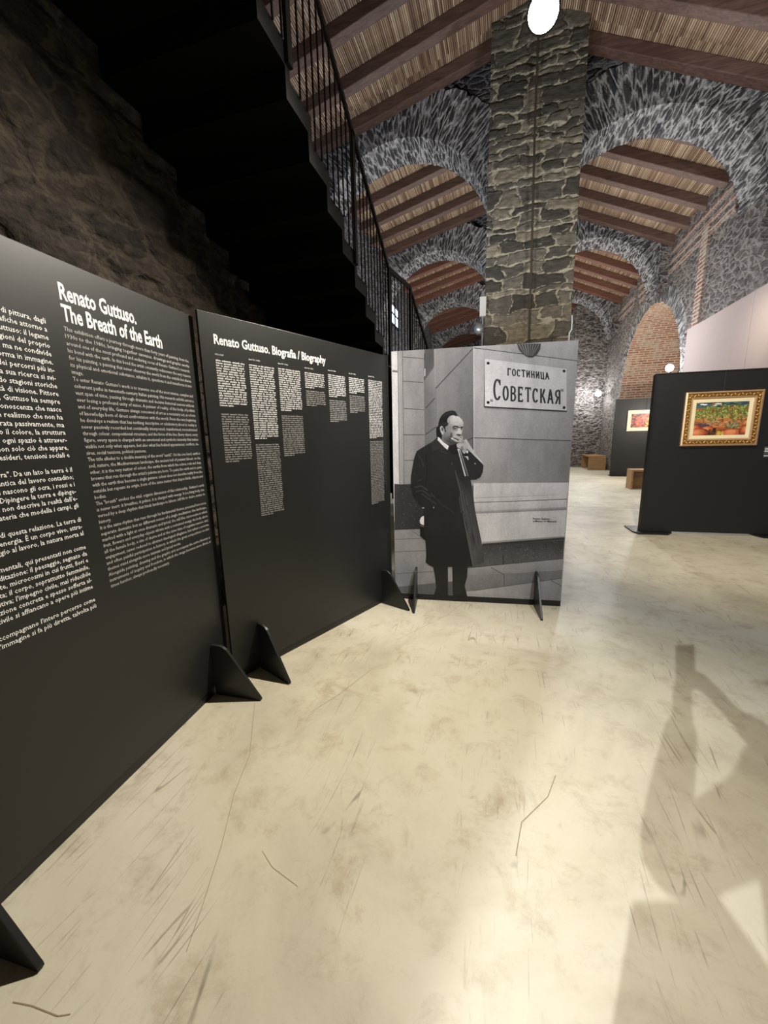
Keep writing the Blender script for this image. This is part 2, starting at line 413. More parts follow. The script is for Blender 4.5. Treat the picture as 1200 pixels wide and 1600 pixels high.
M_PIPE = plain('rusty_brown_pipe', rgb(70, 58, 46), 0.6, 0.4)
M_LENS = emitter('lit_lamp_lens', (1.0, 0.95, 0.85, 1), 60)
M_LENSCOOL = emitter('lit_lamp_lens_cool', (0.92, 0.96, 1.0, 1), 45)
M_PANE = emitter('daylit_pane', (0.72, 0.84, 1.0, 1), 1.6)
M_PLASTER = plain('pale_plaster', rgb(190, 184, 176), 0.8, 0.2, 0, 0.2, 6)

def printed(name, rough, spec, nscale, namt):
    k = Nodes(name); a = k.n('ShaderNodeAttribute'); a.attribute_name = 'tone'
    n = k.noise(k.coords('Object', (1, 1, 0.35)), nscale, 6, 0.65).outputs['Fac']
    n2 = k.noise(k.coords('Object'), nscale * 9, 3, 0.6).outputs['Fac']
    f = k.math('ADD', 1.0 - namt, k.math('MULTIPLY', k.math('ADD', k.math('MULTIPLY', n, 0.65), k.math('MULTIPLY', n2, 0.35)), 2 * namt))
    cc = k.n('ShaderNodeCombineColor')
    for i in range(3): k.l(f, cc.inputs[i])
    k.set(k.mix(1.0, a.outputs['Color'], cc.outputs[0], 'MULTIPLY'), rough, spec)
    return k.m
M_PRINT = printed('photographic_print', 0.5, 0.3, 8.0, 0.62)
M_PAINT = printed('oil_paint', 0.45, 0.4, 14.0, 0.25)

# ------------------------------------------------------------------ setting: floor, roof, walls
XL, XR = -4.20, 4.40
KF = [8.92, 13.95, 18.98, 24.01, 29.04]         # front faces of the stone arch walls
THK = 0.82
def zl(x): return 8.45 + 0.235 * (x + 0.42)      # underside of the left rafters
def zr(x): return 8.09 - 0.446 * (x - 1.27)      # underside of the right rafters
def zr_far(x): return 8.28 - 0.352 * (x - 1.27)

b = MB(); b.box((-6, -7, -0.2), (8, 34, 0.0))
floor = structure(b.build('floor', M_FLOOR), 'scuffed cream resin floor of the exhibition hall', 'floor')
b = MB()
for y0 in (8.93,): b.box((-3.6, y0, 0.0), (4.38, y0 + 0.012, 0.0012))
b.build('expansion_joint', M_JOINT, floor)
def floor_line(pts, w, nm='scratch'):
    b = MB()
    for (x0, y0), (x1, y1) in zip(pts, pts[1:]):
        d = Vector((x1 - x0, y1 - y0, 0)).normalized(); n = Vector((-d.y, d.x, 0)) * w / 2
        p, q = Vector((x0, y0, 0.0008)), Vector((x1, y1, 0.0008))
        b.face([p - n, q - n, q + n, p + n])
    return b.build(nm, M_CRACK, floor)
def ray(p): return Vector(ROT @ _d(p))
def on_floor(p):
    v = ray(p); t = -EYE[2] / v.z; return (v.x * t, v.y * t)
for pts, w in (([(398, 1098), (390, 1180), (366, 1240), (345, 1325), (318, 1410), (291, 1488)], 0.002),
               ([(868, 1212), (856, 1245), (815, 1285), (806, 1338)], 0.003),
               ([(579, 1047), (530, 1085), (484, 1114)], 0.0025),
               ([(410, 1330), (425, 1355), (465, 1385)], 0.0015),
               ([(20, 1566), (50, 1572), (90, 1588), (110, 1585)], 0.003), ([(740, 930), (700, 960), (620, 1000)], 0.002)):
    floor_line([on_floor(p) for p in pts], w)

def roof_side(name, x_in, x_out, zf, label):
    b = MB(); y0, y1 = -6.5, 32.5; t = 0.22
    a, c = (x_in, zf(x_in) + t), (x_out, zf(x_out) + t)
    b.face([(a[0], y0, a[1]), (c[0], y0, c[1]), (c[0], y1, c[1]), (a[0], y1, a[1])])
    b.face([(a[0], y0, a[1] + 0.1), (a[0], y1, a[1] + 0.1), (c[0], y1, c[1] + 0.1), (c[0], y0, c[1] + 0.1)])
    for (p, q) in (((a, y0), (c, y0)), ((c, y1), (a, y1))):
        (pa, ya), (pb, yb) = p, q
        b.face([(pa[0], ya, pa[1]), (pb[0], yb, pb[1]), (pb[0], yb, pb[1] + 0.1), (pa[0], ya, pa[1] + 0.1)])
    structure(b.build(name, M_REED), label, 'ceiling')
roof_side('ceiling', 0.62, XL - 0.4, zl, 'reed matting ceiling on the left slope of the roof')
roof_side('ceiling', 0.30, XR + 0.4, zr, 'reed matting ceiling on the right slope of the roof')

ORD = ['nearest', 'second', 'third', 'fourth', 'fifth', 'sixth', 'seventh']
BAYS = ['before the nearest arches', 'between first and second arches', 'between second and third arches',
        'between third and fourth arches', 'beyond the fourth arches']
def rafter(side, y_far, label, group, mat):
    zf = zl if side < 0 else zr
    x0, x1 = (0.30, XL - 0.02) if side < 0 else (0.42, XR + 0.02)
    b = MB(); y0, y1 = y_far - 0.19, y_far; lo0, lo1 = zf(x0), zf(x1); h = 0.216
    A = [(x0, y0, lo0), (x1, y0, lo1), (x1, y1, lo1), (x0, y1, lo0)]
    B = [(p[0], p[1], p[2] + h) for p in A]
    b.face(A[::-1]); b.face(B)
    for i in range(4): j = (i + 1) % 4; b.face([A[i], A[j], B[j], B[i]])
    o = b.build('roof_rafter', mat)
    bev = o.modifiers.new('bevel', 'BEVEL'); bev.width = 0.012; bev.segments = 2
    tag(o, label, 'roof beam', group)
for bay in range(5):
    y_end = KF[bay]; y_start = -1.0 if bay == 0 else KF[bay - 1] + THK
    ys = []; y = y_end - 0.005
    while y - 0.2 > y_start + 0.05 and len(ys) < 7:
        ys.append(y); y -= 0.88 if bay == 0 else 0.90
    for side, sn in ((-1, 'left'), (1, 'right')):
        for i, y in enumerate(ys):
            cnt = ['last', 'second from last', 'third from last', 'fourth from last', 'fifth from last', 'sixth from last', 'seventh from last'][i]
            rafter(side, y, f'timber rafter of {sn} roof slope, {cnt} {BAYS[bay]}',
                   f'rafters of the {sn} roof slope {BAYS[bay]}', M_RAFTER if bay in (0, 1) else M_RAFTER_RED)

def arch_wall(name, yf, yb, x0, x1, zs, roof, label, ringw=0.85):
    xc, r, N = (x0 + x1) / 2, (x1 - x0) / 2, 90
    b = MB()
    def jit(i, k): return 0.030 * noise.noise(Vector((i * 1.7, k * 3.1, yf)))
    inn, out, top = [], [], []
    for i in range(N + 1):
        a = math.pi * i / N; j = jit(i, 0); c, s = -math.cos(a), math.sin(a)
        inn.append((xc + c * (r + j), zs + s * (r + j)))
        R = r + ringw + 2 * jit(i, 1) + 0.10 * (RND.random() - 0.5)
        out.append((min(max(xc + c * R, x0 - 0.02), x1 + 0.02), zs + s * R))
        xt = x0 + (x1 - x0) * i / N
        top.append((xt, roof(xt) + 0.23))
    out = [(x, min(z, roof(x) + 0.22)) for x, z in out]
    for i in range(N):
        u0, u1 = r * math.pi * i / N, r * math.pi * (i + 1) / N
        pf = [0.02 * noise.noise(Vector((q * 0.9, 5.0, yf))) for q in (i, i + 1)]
        b.face([(inn[i][0], yf + pf[0], inn[i][1]), (inn[i + 1][0], yf + pf[1], inn[i + 1][1]),
                (out[i + 1][0], yf + pf[1], out[i + 1][1]), (out[i][0], yf + pf[0], out[i][1])],
               [(u0, 0), (u1, 0), (u1, ringw), (u0, ringw)], 1)
        b.face([(out[i][0], yf + 0.03, out[i][1]), (out[i + 1][0], yf + 0.03, out[i + 1][1]), (top[i + 1][0], yf + 0.03, top[i + 1][1]), (top[i][0], yf + 0.03, top[i][1])],
               [(out[i][0], out[i][1]), (out[i + 1][0], out[i + 1][1]), top[i + 1], top[i]], 0)
        b.face([(out[i][0], yf + pf[0], out[i][1]), (out[i + 1][0], yf + pf[1], out[i + 1][1]), (out[i + 1][0], yf + 0.03, out[i + 1][1]), (out[i][0], yf + 0.03, out[i][1])], None, 1)
        M = 10
        for k in range(M):
            ya, yc = yf + (yb - yf) * k / M, yf + (yb - yf) * (k + 1) / M
            def S(q, yy, kk):
                a = math.pi * q / N; jj = jit(q, 0) if kk == 0 else jit(q, kk + 2)
                rr = r + jj
                return (xc - math.cos(a) * rr, yy + (pf[0 if q == i else 1] if kk == 0 else 0), zs + math.sin(a) * rr)
            b.face([S(i + 1, ya, k), S(i, ya, k), S(i, yc, k + 1), S(i + 1, yc, k + 1)],
                   [(u1, ya - yf), (u0, ya - yf), (u0, yc - yf), (u1, yc - yf)], 1)
        b.face([(inn[i + 1][0], yb, inn[i + 1][1]), (inn[i][0], yb, inn[i][1]), (top[i][0], yb, top[i][1]), (top[i + 1][0], yb, top[i + 1][1])],
               [inn[i + 1], inn[i], top[i], top[i + 1]], 0)
    structure(b.build(name, [M_ARCHWALL, M_RING]), label, 'stone arch')
for i, y in enumerate(KF):
    n = ['nearest', 'second', 'third', 'fourth', 'farthest'][i]
    arch_wall('wall_left_arch', y, y + THK, XL, -0.40, 5.68, zl, f'{n} dark lava stone arch of the left aisle')
    arch_wall('wall_right_arch', y, y + THK, 0.48, 4.12, 5.28 if i == 0 else 5.42, zr, f'{n} dark lava stone arch of the right aisle')
    b = MB(); lo = 4.3 if i == 0 else 5.62
    b.prism([(4.105, zr(4.1) + 0.1), (4.105, lo + 0.55), (4.20, lo + 0.30), (XR + 0.02, lo), (XR + 0.02, zr(4.1) + 0.1)], y + 0.02, y + THK - 0.01, lambda x, z, t: (x, t, z))
    structure(b.build('wall_right_corbel', M_WALL), f'rubble springing of the {n} right arch against the side wall', 'stone arch')
# central pillars
for i, y in enumerate(KF):
    b = MB(); yf = 8.5 if i == 0 else y - 0.03; yb = 8.93 if i == 0 else y + THK + 0.03; x0, x1 = (-0.43, 1.15) if i == 0 else (-0.41, 0.50); zt = 9.7
    if i == 0:
        coursed_grid(b, (x0, yf, 0), (x1 - x0, 0, 0), (0, 0, zt), (0, -1, 0), 72, 440, 0.045, 3)
    else:
        b.face([(x0, yf, 0), (x1, yf, 0), (x1, yf, zt), (x0, yf, zt)])
    b.face([(x1, yf, 0), (x1, yb, 0), (x1, yb, zt), (x1, yf, zt)]); b.face([(x0, yb, 0), (x0, yf, 0), (x0, yf, zt), (x0, yb, zt)])
    b.face([(x1, yb, 0), (x0, yb, 0), (x0, yb, zt), (x1, yb, zt)]); b.face([(x0, yf, zt), (x1, yf, zt), (x1, yb, zt), (x0, yb, zt)])
    structure(b.build('pillar', M_COURSED if i == 0 else M_PILLAR),
              ['broad rough stone pillar rising to the ridge between the two aisles', 'second central stone pillar, hidden behind the broad pillar',
               'third central stone pillar, hidden behind the broad pillar', 'fourth central stone pillar, hidden behind the broad pillar',
               'farthest central stone pillar, hidden behind the broad pillar'][i], 'pillar')

# right wall with a deep arched recess
b = MB(); ZT = zr(XR) + 0.24; Y0, Y1 = -6.5, 32.0; yc, rr, zs = 15.2, 2.78, 2.72; DEP = 1.8; N = 60
def wallrect(y0, y1, z0, z1, mi=0, X=XR):
    ny, nz = max(1, int((y1 - y0) / 0.5)), max(1, int((z1 - z0) / 0.5))
    b.face([(X, y1, z0), (X, y0, z0), (X, y0, z1), (X, y1, z1)], [(y1, z0), (y0, z0), (y0, z1), (y1, z1)], mi)
wallrect(Y0, yc - rr, 0, ZT); wallrect(yc + rr, Y1, 0, ZT)
edge = []
for i in range(N + 1):
    a = math.pi * i / N; j = 0.05 * noise.noise(Vector((i * 1.3, 2.0, 0.4)))
    edge.append((yc - math.cos(a) * (rr + j), zs + math.sin(a) * (rr + j)))
edge[0] = (yc - rr, zs); edge[-1] = (yc + rr, zs)
outr = [(yc - math.cos(math.pi * i / N) * (rr + 0.45 + 0.1 * RND.random()), zs + math.sin(math.pi * i / N) * (rr + 0.45)) for i in range(N + 1)]
outr = [(min(max(y, yc - rr), yc + rr), z) for y, z in outr]
for i in range(N):
    (ya, za), (yb, zb) = edge[i], edge[i + 1]; (yo, zo), (yp, zp) = outr[i], outr[i + 1]
    u0, u1 = rr * math.pi * i / N, rr * math.pi * (i + 1) / N
    b.face([(XR, yb, zb), (XR, ya, za), (XR, yo, zo), (XR, yp, zp)], [(u1, 0), (u0, 0), (u0, .45), (u1, .45)], 2)
    b.face([(XR, yp, zp), (XR, yo, zo), (XR, yo, ZT), (XR, yp, ZT)], [(yp, zp), (yo, zo), (yo, ZT), (yp, ZT)], 0)
    b.face([(XR, ya, za), (XR, yb, zb), (XR + DEP, yb, zb), (XR + DEP, ya, za)], [(0, u0), (0, u1), (DEP, u1), (DEP, u0)], 1)
for yy, sgn in ((yc - rr, 1), (yc + rr, -1)):
    q = [(XR, yy, 0), (XR, yy, zs), (XR + DEP, yy, zs), (XR + DEP, yy, 0)]
    b.face(q if sgn > 0 else q[::-1], None if False else ([(0, 0), (0, zs), (DEP, zs), (DEP, 0)] if sgn > 0 else [(DEP, 0), (DEP, zs), (0, zs), (0, 0)]), 1)
b.face([(XR + DEP, yc + rr + .1, 0), (XR + DEP, yc - rr - .1, 0), (XR + DEP, yc - rr - .1, 6), (XR + DEP, yc + rr + .1, 6)],
       [(yc + rr, 0), (yc - rr, 0), (yc - rr, 6), (yc + rr, 6)], 0)
b.face([(XR + DEP + .1, Y0, 0), (XR + DEP + .1, Y1, 0), (XR + DEP + .1, Y1, ZT), (XR + DEP + .1, Y0, ZT)], None, 0)
b.face([(XR, Y0, ZT), (XR + DEP + .1, Y0, ZT), (XR + DEP + .1, Y1, ZT), (XR, Y1, ZT)], None, 0)
structure(b.build('wall_right', [M_WALL, M_BRICK, M_RING]), 'long rubble stone side wall on the right with a deep brick arched recess', 'wall')
# brick bands and brick pilaster on the right wall
def band(ya, za, yb, zb, h, mat, nm, label):
    b = MB()
    b.box((XR - 0.035, ya, za), (XR + 0.02, yb, za + h))
    structure(b.build(nm, mat), label, 'trim')
for i, (ya, yb, z) in enumerate(((10.55, 16.6, 6.45), (10.55, 16.6, 6.20), (10.55, 16.4, 5.96), (17.0, 20.0, 6.3), (17.0, 20.0, 6.05))):
    band(ya, z, yb, z, 0.10, M_BRICKDARK, f'trim_{i + 1}', ['top', 'middle', 'lowest', 'upper far', 'lower far'][i] + ' thin brick course along the right stone wall')
b = MB(); b.box((XR - 0.05, 11.60, 3.9), (XR + 0.02, 11.95, 6.2))
structure(b.build('trim_6', M_BRICKDARK), 'upright reddish brick pilaster strip on the right stone wall', 'trim')
# pier closing the right aisle beyond the third arch
b = MB()
rough_grid(b, (3.0, 20.6, 0), (1.40, 0, 0), (0, 0, 7.3), (0, -1, 0), 30, 120, 0.05, 1.8)
rough_grid(b, (3.0, 21.6, 0), (0, -1.0, 0), (0, 0, 7.3), (-1, 0, 0), 16, 100, 0.05, 1.8)
structure(b.build('wall_pier', M_WALL), 'rubble pier at the far end of the right wall, lit by the small floodlight', 'wall')
# left nave wall, stair wall, end wall
b = MB()
b.face([(XL, 4.6, 0), (XL, 32, 0), (XL, 32, 7.85), (XL, 4.6, 7.85)]); b.face([(XL - .4, 32, 0), (XL - .4, 4.6, 0), (XL - .4, 4.6, 7.85), (XL - .4, 32, 7.85)])
structure(b.build('wall_left', M_ARCHWALL), 'far rubble side wall of the left aisle, seen through the stair railing', 'wall')
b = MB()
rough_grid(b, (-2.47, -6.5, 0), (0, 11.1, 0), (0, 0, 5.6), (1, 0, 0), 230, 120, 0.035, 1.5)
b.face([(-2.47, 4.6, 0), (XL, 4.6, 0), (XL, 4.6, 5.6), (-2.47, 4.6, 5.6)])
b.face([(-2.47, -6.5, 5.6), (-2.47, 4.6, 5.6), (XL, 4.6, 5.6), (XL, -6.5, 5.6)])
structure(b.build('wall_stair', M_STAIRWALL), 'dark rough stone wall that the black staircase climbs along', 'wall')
b = MB(); b.face([(XL, 32, 0), (XR, 32, 0), (XR, 32, 9), (XL, 32, 9)])
structure(b.build('wall_end', M_ARCHWALL), 'far end wall of the hall beyond the arches', 'wall')
b = MB(); b.face([(XR, -6.5, 0), (-2.47, -6.5, 0), (-2.47, -6.5, 9), (XR, -6.5, 9)])
structure(b.build('wall_back', M_WALL), 'stone end wall behind the viewer', 'wall')
b = MB(); b.box((-2.43, -3.62, 0), (-1.60, -3.32, 5.4))  # unseen block added to cut the back spotlight along a straight floor edge
structure(b.build('wall_shadow_block', M_STAIRWALL), 'unseen stone block added behind the viewer to cast the floor shadow edge', 'wall')

# window high in the left aisle wall
b = MB(); wy0, wy1, wz0, wz1 = 14.85, 16.2, 5.85, 6.55
for yy in (wy0, (wy0 + wy1) / 2 - .03, wy1 - .06): b.box((XL + .002, yy, wz0), (XL + .05, yy + .06, wz1))
for zz in (wz0 - .03, (wz0 + wz1) / 2, wz1 - .03): b.box((XL + .002, wy0, zz), (XL + .05, wy1, zz + .05))
win = structure(b.build('window_1', M_DARKMETAL), 'bright daylit window high on the left aisle wall behind the railing', 'window')
b = MB(); b.face([(XL + .012, wy0, wz0), (XL + .012, wy1, wz0), (XL + .012, wy1, wz1), (XL + .012, wy0, wz1)]); b.build('pane', M_PANE, win)

# ------------------------------------------------------------------ flat panels: local frame
class Plane:
    def __init__(s, a, b):
        s.a = Vector((a[0], a[1], 0)); d = Vector((b[0] - a[0], b[1] - a[1], 0)); s.w = d.length
        s.u = d.normalized(); s.n = Vector((s.u.y, -s.u.x, 0))       # normal towards the hall
    def P(s, u, z, d=0.0): return s.a + s.u * u + s.n * d + Vector((0, 0, z))
    def pix(s, p):
        v = ray(p); t = (s.a - Vector(EYE)).dot(s.n) / v.dot(s.n); w = Vector(EYE) + v * t
        return ((w - s.a).dot(s.u), w.z)
    def box(s, b, u0, u1, z0, z1, d0, d1, mi=0):
        c = [s.P(u, z, d) for d in (d0, d1) for z in (z0, z1) for u in (u0, u1)]
        for f in ((0, 2, 3, 1), (4, 5, 7, 6), (0, 1, 5, 4), (2, 6, 7, 3), (0, 4, 6, 2), (1, 3, 7, 5)): b.face([c[i] for i in f], mi=mi)

_fc = bpy.data.curves.new('type', 'FONT'); _fo = bpy.data.objects.new('type', _fc); COL.objects.link(_fo)
def glyphs(txt, bold=0.0, res=2):
    _fc.body = txt; _fc.offset = bold; _fc.resolution_u = res; _fc.size = 1.0
    bpy.context.view_layer.update()
    dg = bpy.context.evaluated_depsgraph_get()
    me = bpy.data.meshes.new_from_object(_fo.evaluated_get(dg))
    v = [(q.co.x, q.co.y) for q in me.vertices]; f = [tuple(p.vertices) for p in me.polygons]
    bpy.data.meshes.remove(me); return v, f
def set_text(b, pl, txt, u0, z, size, width=None, sx=1.0, bold=0.0, right=None, d=0.0005, res=2):
    """baseline at z; width = justify to this width; right = right aligned at u"""
    v, f = glyphs(txt, bold, res)
    if not v: return
    x0, x1 = min(p[0] for p in v), max(p[0] for p in v)
    k = size * sx
    if width is not None: k = width / (x1 - x0)
    if right is not None: u0 = right - (x1 - x0) * k
    i = len(b.v); b.v += [tuple(pl.P(u0 + (x - x0) * k, z + y * size, d)) for x, y in v]
    for q in f:
        b.f.append(tuple(i + a for a in q)); b.uv.append([(0, 0)] * len(q)); b.mi.append(0); b.col.append([(1, 1, 1, 1)] * len(q))

def fin(pl, u, root, sign=1):
    """triangular foot blade standing square to the board"""
    prof = [(0.0, 0.0), (0.30, 0.0), (0.305, 0.006), (0.302, 0.016), (0.115, 0.285), (0.100, 0.305), (0.080, 0.318), (0.055, 0.325), (0.0, 0.325)]
    b = MB(); b.prism(prof, u - 0.009, u + 0.009, lambda x, y, t: pl.P(t, y, x))
    o = b.build('foot', M_BLACK, root)
    bev = o.modifiers.new('bevel', 'BEVEL'); bev.width = 0.002; bev.segments = 2; bev.limit_method = 'ANGLE'
    return o
def standing_board(name, pl, w, h, label, fins, mat=M_BLACK, thick=0.019, z0=0.055):
    root = thing(name, label, 'exhibition panel', pl.P(w / 2, 0, 0))
    b = MB(); pl.box(b, 0, w, z0, h, -thick, 0.0)
    o = b.build('board', mat, root)
    bev = o.modifiers.new('bevel', 'BEVEL'); bev.width = 0.0015; bev.segments = 2
    b = MB(); pl.box(b, 0.0, w, 0.0, z0, -thick - 0.006, -0.008); b.build('base_rail', M_BLACKEDGE, root)
    for u in fins: fin(pl, u, root)
    return root

# ------------------------------------------------------------------ intro panel (left)
P1 = Plane((-1.5305, 0.36), (-1.625, 1.84))
intro = standing_board('text_panel', P1, P1.w, 2.175, 'black free-standing panel with a title and two columns of white text, nearest on the left', (0.14, 1.345))
b = MB()
set_text(b, P1, 'Renato Guttuso.', 0.768, 2.036, 0.082, width=0.335, bold=0.027)
set_text(b, P1, 'The Breath of the Earth', 0.766, 1.962, 0.082, width=0.475, bold=0.027)
b.build('title', M_WHITE, intro)
EN = '''This exhibition offers a journey through more than forty years of painting, from the
1930s to the 1980s, bringing together canvases, drawings and graphic works
around one of the most profound and enduring cores of Renato Guttuso's research:
his bond with the earth. In this bond the artist constantly rediscovers the very reasons
for his painting, a painting that never observes the world from the outside but shares
its physical and emotional substance, inhabits it, questions it and transforms it into
image.
To enter Renato Guttuso's work is to traverse one of the most intense, complex and
coherent paths in twentieth-century Italian painting. His research unfolds across a
vast span of time, passing through dramatic and decisive historical seasons without
ever losing a profound unity of vision. A painter of reality, of the body, of politics
and of everyday life, Guttuso always conceived of art as a necessary act, as a form
of knowledge born of direct confrontation with the world. From the very beginning
he develops a realism that has nothing descriptive or celebratory about it: reality is
never passively recorded but continually interpreted, transformed, reconstructed
through colour, compositional structure, and the force of the line. Every object, every
figure, every space is charged with an emotional and symbolic intensity that makes
visible not only what appears, but also what lies behind appearances: conflicts, de-
sires, social tensions, political passions.
The title alludes to a double meaning of the word "earth". On the one hand, earth is
soil, nature, the Mediterranean landscape, the ancient toil of peasant labour; on the
other, it is the very matter of colour, the earths from which the ochres, reds and deep
browns that run through the artist's palette are born. To paint the earth and to paint
with the earth thus become a single gesture: colour does not describe reality from the
outside but repeats its origin, born of the same matter that shapes fields, objects and
bodies.
The "breath" evokes the vital, organic dimension of this relationship. Guttuso's earth
is never inert: it breathes, it pulses, it is charged with energy. It is a living body, tra-
versed by a deep rhythm that binds landscape to labour, still life to desire, matter to
history.
It is the same rhythm that runs through his fundamental themes, presented here not as
separate domains but as different voices of a single meditation: the landscape,
marked with a light at once dramatic and lyrical; the still lifes, microcosms in which
fruit, flowers and everyday objects vibrate with a restrained energy; the body, above
all the female body, a site of desire and at the same time of cognitive tension; civic
engagement, never reduced to abstract ideological allegiance, but rather a concrete
and often painful participation in history, in which the great compositions on civic
themes stand alongside more intimate and lyrical works.
Alongside painting, drawing and the graphic arts accompany the entire itinerary as
instruments of inquiry and freedom, in which the image becomes more direct, at
times harsher, always profoundly necessary.'''.split('\n')
b = MB(); n = len(EN)
for i, t in enumerate(EN):
    u0 = 0.764 + 0.030 * i / (n - 1) * 0.7; z = 1.926 - (1.926 - 0.902) * i / (n - 1)
    full = len(t) > 66
    set_text(b, P1, t, u0, z, 0.0215, width=0.650 if full else None, sx=0.86, bold=0.004, res=1)
b.build('english_text', M_GREYTXT, intro)
IT = '''quarant'anni di pittura, dagli|opere grafiche attorno a|Renato Guttuso: il legame|scopre le ragioni del proprio|esterno, ma ne condivide|trasforma in immagine.|uno dei percorsi più in-|italiana. La sua ricerca si svi-|attraversando stagioni storiche|una profonda unità di visione. Pittore|quotidiana, Guttuso ha sempre|forma di conoscenza che nasce|sviluppa un realismo che non ha|mai registrata passivamente, ma|attraverso il colore, la struttura|ogni figura, ogni spazio è attraver-|visibile non solo ciò che appare,|conflitti, desideri, tensioni sociali e||della parola "terra". Da un lato la terra è il|la fatica antica del lavoro contadino;|da cui nascono gli ocra, i rossi e i|nascita. Dipingere la terra e dipinge-|il colore non descrive la realtà dall'e-|stessa materia che modella i campi, gli||organica di questa relazione. La terra di|è carica di energia. È un corpo vivo, attra-|il paesaggio al lavoro, la natura morta al||temi fondamentali, qui presentati non come|una sola meditazione: il paesaggio, segnato da|le nature morte, microcosmi in cui frutti, fiori e|energia trattenuta; il corpo, soprattutto femminile,|tensione conoscitiva; l'impegno civile, mai riducibile|una partecipazione concreta e spesso sofferta al-|sul tema civile si affiancano a opere più intime||arte grafica accompagnano l'intero percorso come|in cui l'immagine si fa più diretta, talvolta più|necessaria.'''.split('|')
b = MB(); n = len(IT)
for i, t in enumerate(IT):
    if not t: continue
    z = 1.945 - (1.945 - 0.832) * i / (n - 1) - 0.012
    if i == n - 1: set_text(b, P1, t, 0.13, z, 0.0255, sx=0.9, bold=0.009, res=1)
    else: set_text(b, P1, t, 0, z, 0.0255, sx=0.90 if i < 18 else 0.86, bold=0.009, right=0.702 + 0.008 * i / n, res=1)
b.build('italian_text', M_WHITE, intro)

# ------------------------------------------------------------------ biography panel (middle)
P2 = Plane((-1.585, 1.83), (-0.968, 3.354))
bio = standing_board('text_panel', P2, P2.w, 2.205, 'black free-standing panel with seven narrow columns of biography text beside the man photograph', (0.20, 1.50))
b = MB(); set_text(b, P2, 'Renato Guttuso. Biografia / Biography', 0.080, 2.046, 0.072, width=0.835, bold=0.027)
b.build('title', M_WHITE, bio)
def small_print(b, pl, u0, u1, z_top, z_bot, pitch, xh, wgt, rnd, d=0.0005, last=0.5):
    """lines of type too small to read: stems, bowls, ascenders and gaps"""
    n = max(1, int(round((z_top - z_bot) / pitch)))
    def q(x0, x1, y0, y1): b.face([pl.P(x0, y0, d), pl.P(x1, y0, d), pl.P(x1, y1, d), pl.P(x0, y1, d)])
    for i in range(n):
        z = z_top - pitch * (i + 0.85); end = u1 if i < n - 1 else u0 + (u1 - u0) * last; x = u0
        while x < end - xh:
            for _ in range(rnd.randint(2, 9)):
                g = rnd.random(); w = xh * (0.35 if g < 0.2 else 0.8)
                if x + w > end: break
                h = xh * (1.5 if g < 0.2 or g > 0.85 else 1.0); lo = z - (xh * 0.45 if 0.5 < g < 0.58 else 0)
                q(x, x + wgt, lo, z + h)
                if g >= 0.2:
                    q(x + w - wgt, x + w, z, z + xh); q(x + wgt, x + w - wgt, z + xh - wgt, z + xh)
                    if g > 0.5: q(x + wgt, x + w - wgt, z, z + wgt)
                x += w + xh * 0.22
            x += xh * rnd.uniform(0.7, 1.3)
rb = random.Random(3)
COLS = [(0.080, 1.966, 1.708, 1.672, 1.388), (0.289, 1.968, 1.524, 1.492, 1.036), (0.499, 1.972, 1.700, 1.676, 1.404),
        (0.716, 1.972, 1.866, 1.852, 1.748), (0.934, 1.982, 1.822, 1.802, 1.636), (1.150, 1.984, 1.866, 1.850, 1.712), (1.378, 1.988, 1.512, 1.494, 0.950)]
HEADS = ['1911-1937', "Anni '30 / 1930s", "Anni '40 / 1940s", "Anni '50 / 1950s", "Anni '60 / 1960s", "Anni '70 / 1970s", "Anni '80 / 1980s"]
bi, be = MB(), MB()
for (u, zt, zm, ze, zb), hd in zip(COLS, HEADS):
    bh = MB(); set_text(bh, P2, hd, u, zt + 0.020, 0.0125, sx=0.95, bold=0.01, res=1); bh.build('column_heading', M_WHITE, bio)
    small_print(bi, P2, u, u + 0.178, zt, zm, 0.0136, 0.0064, 0.0020, rb)
    small_print(be, P2, u + 0.002, u + 0.180, ze, zb, 0.0136, 0.0058, 0.0013, rb)
bi.build('italian_text', M_WHITE, bio, merge=False); be.build('english_text', M_GREYTXT, bio, merge=False)

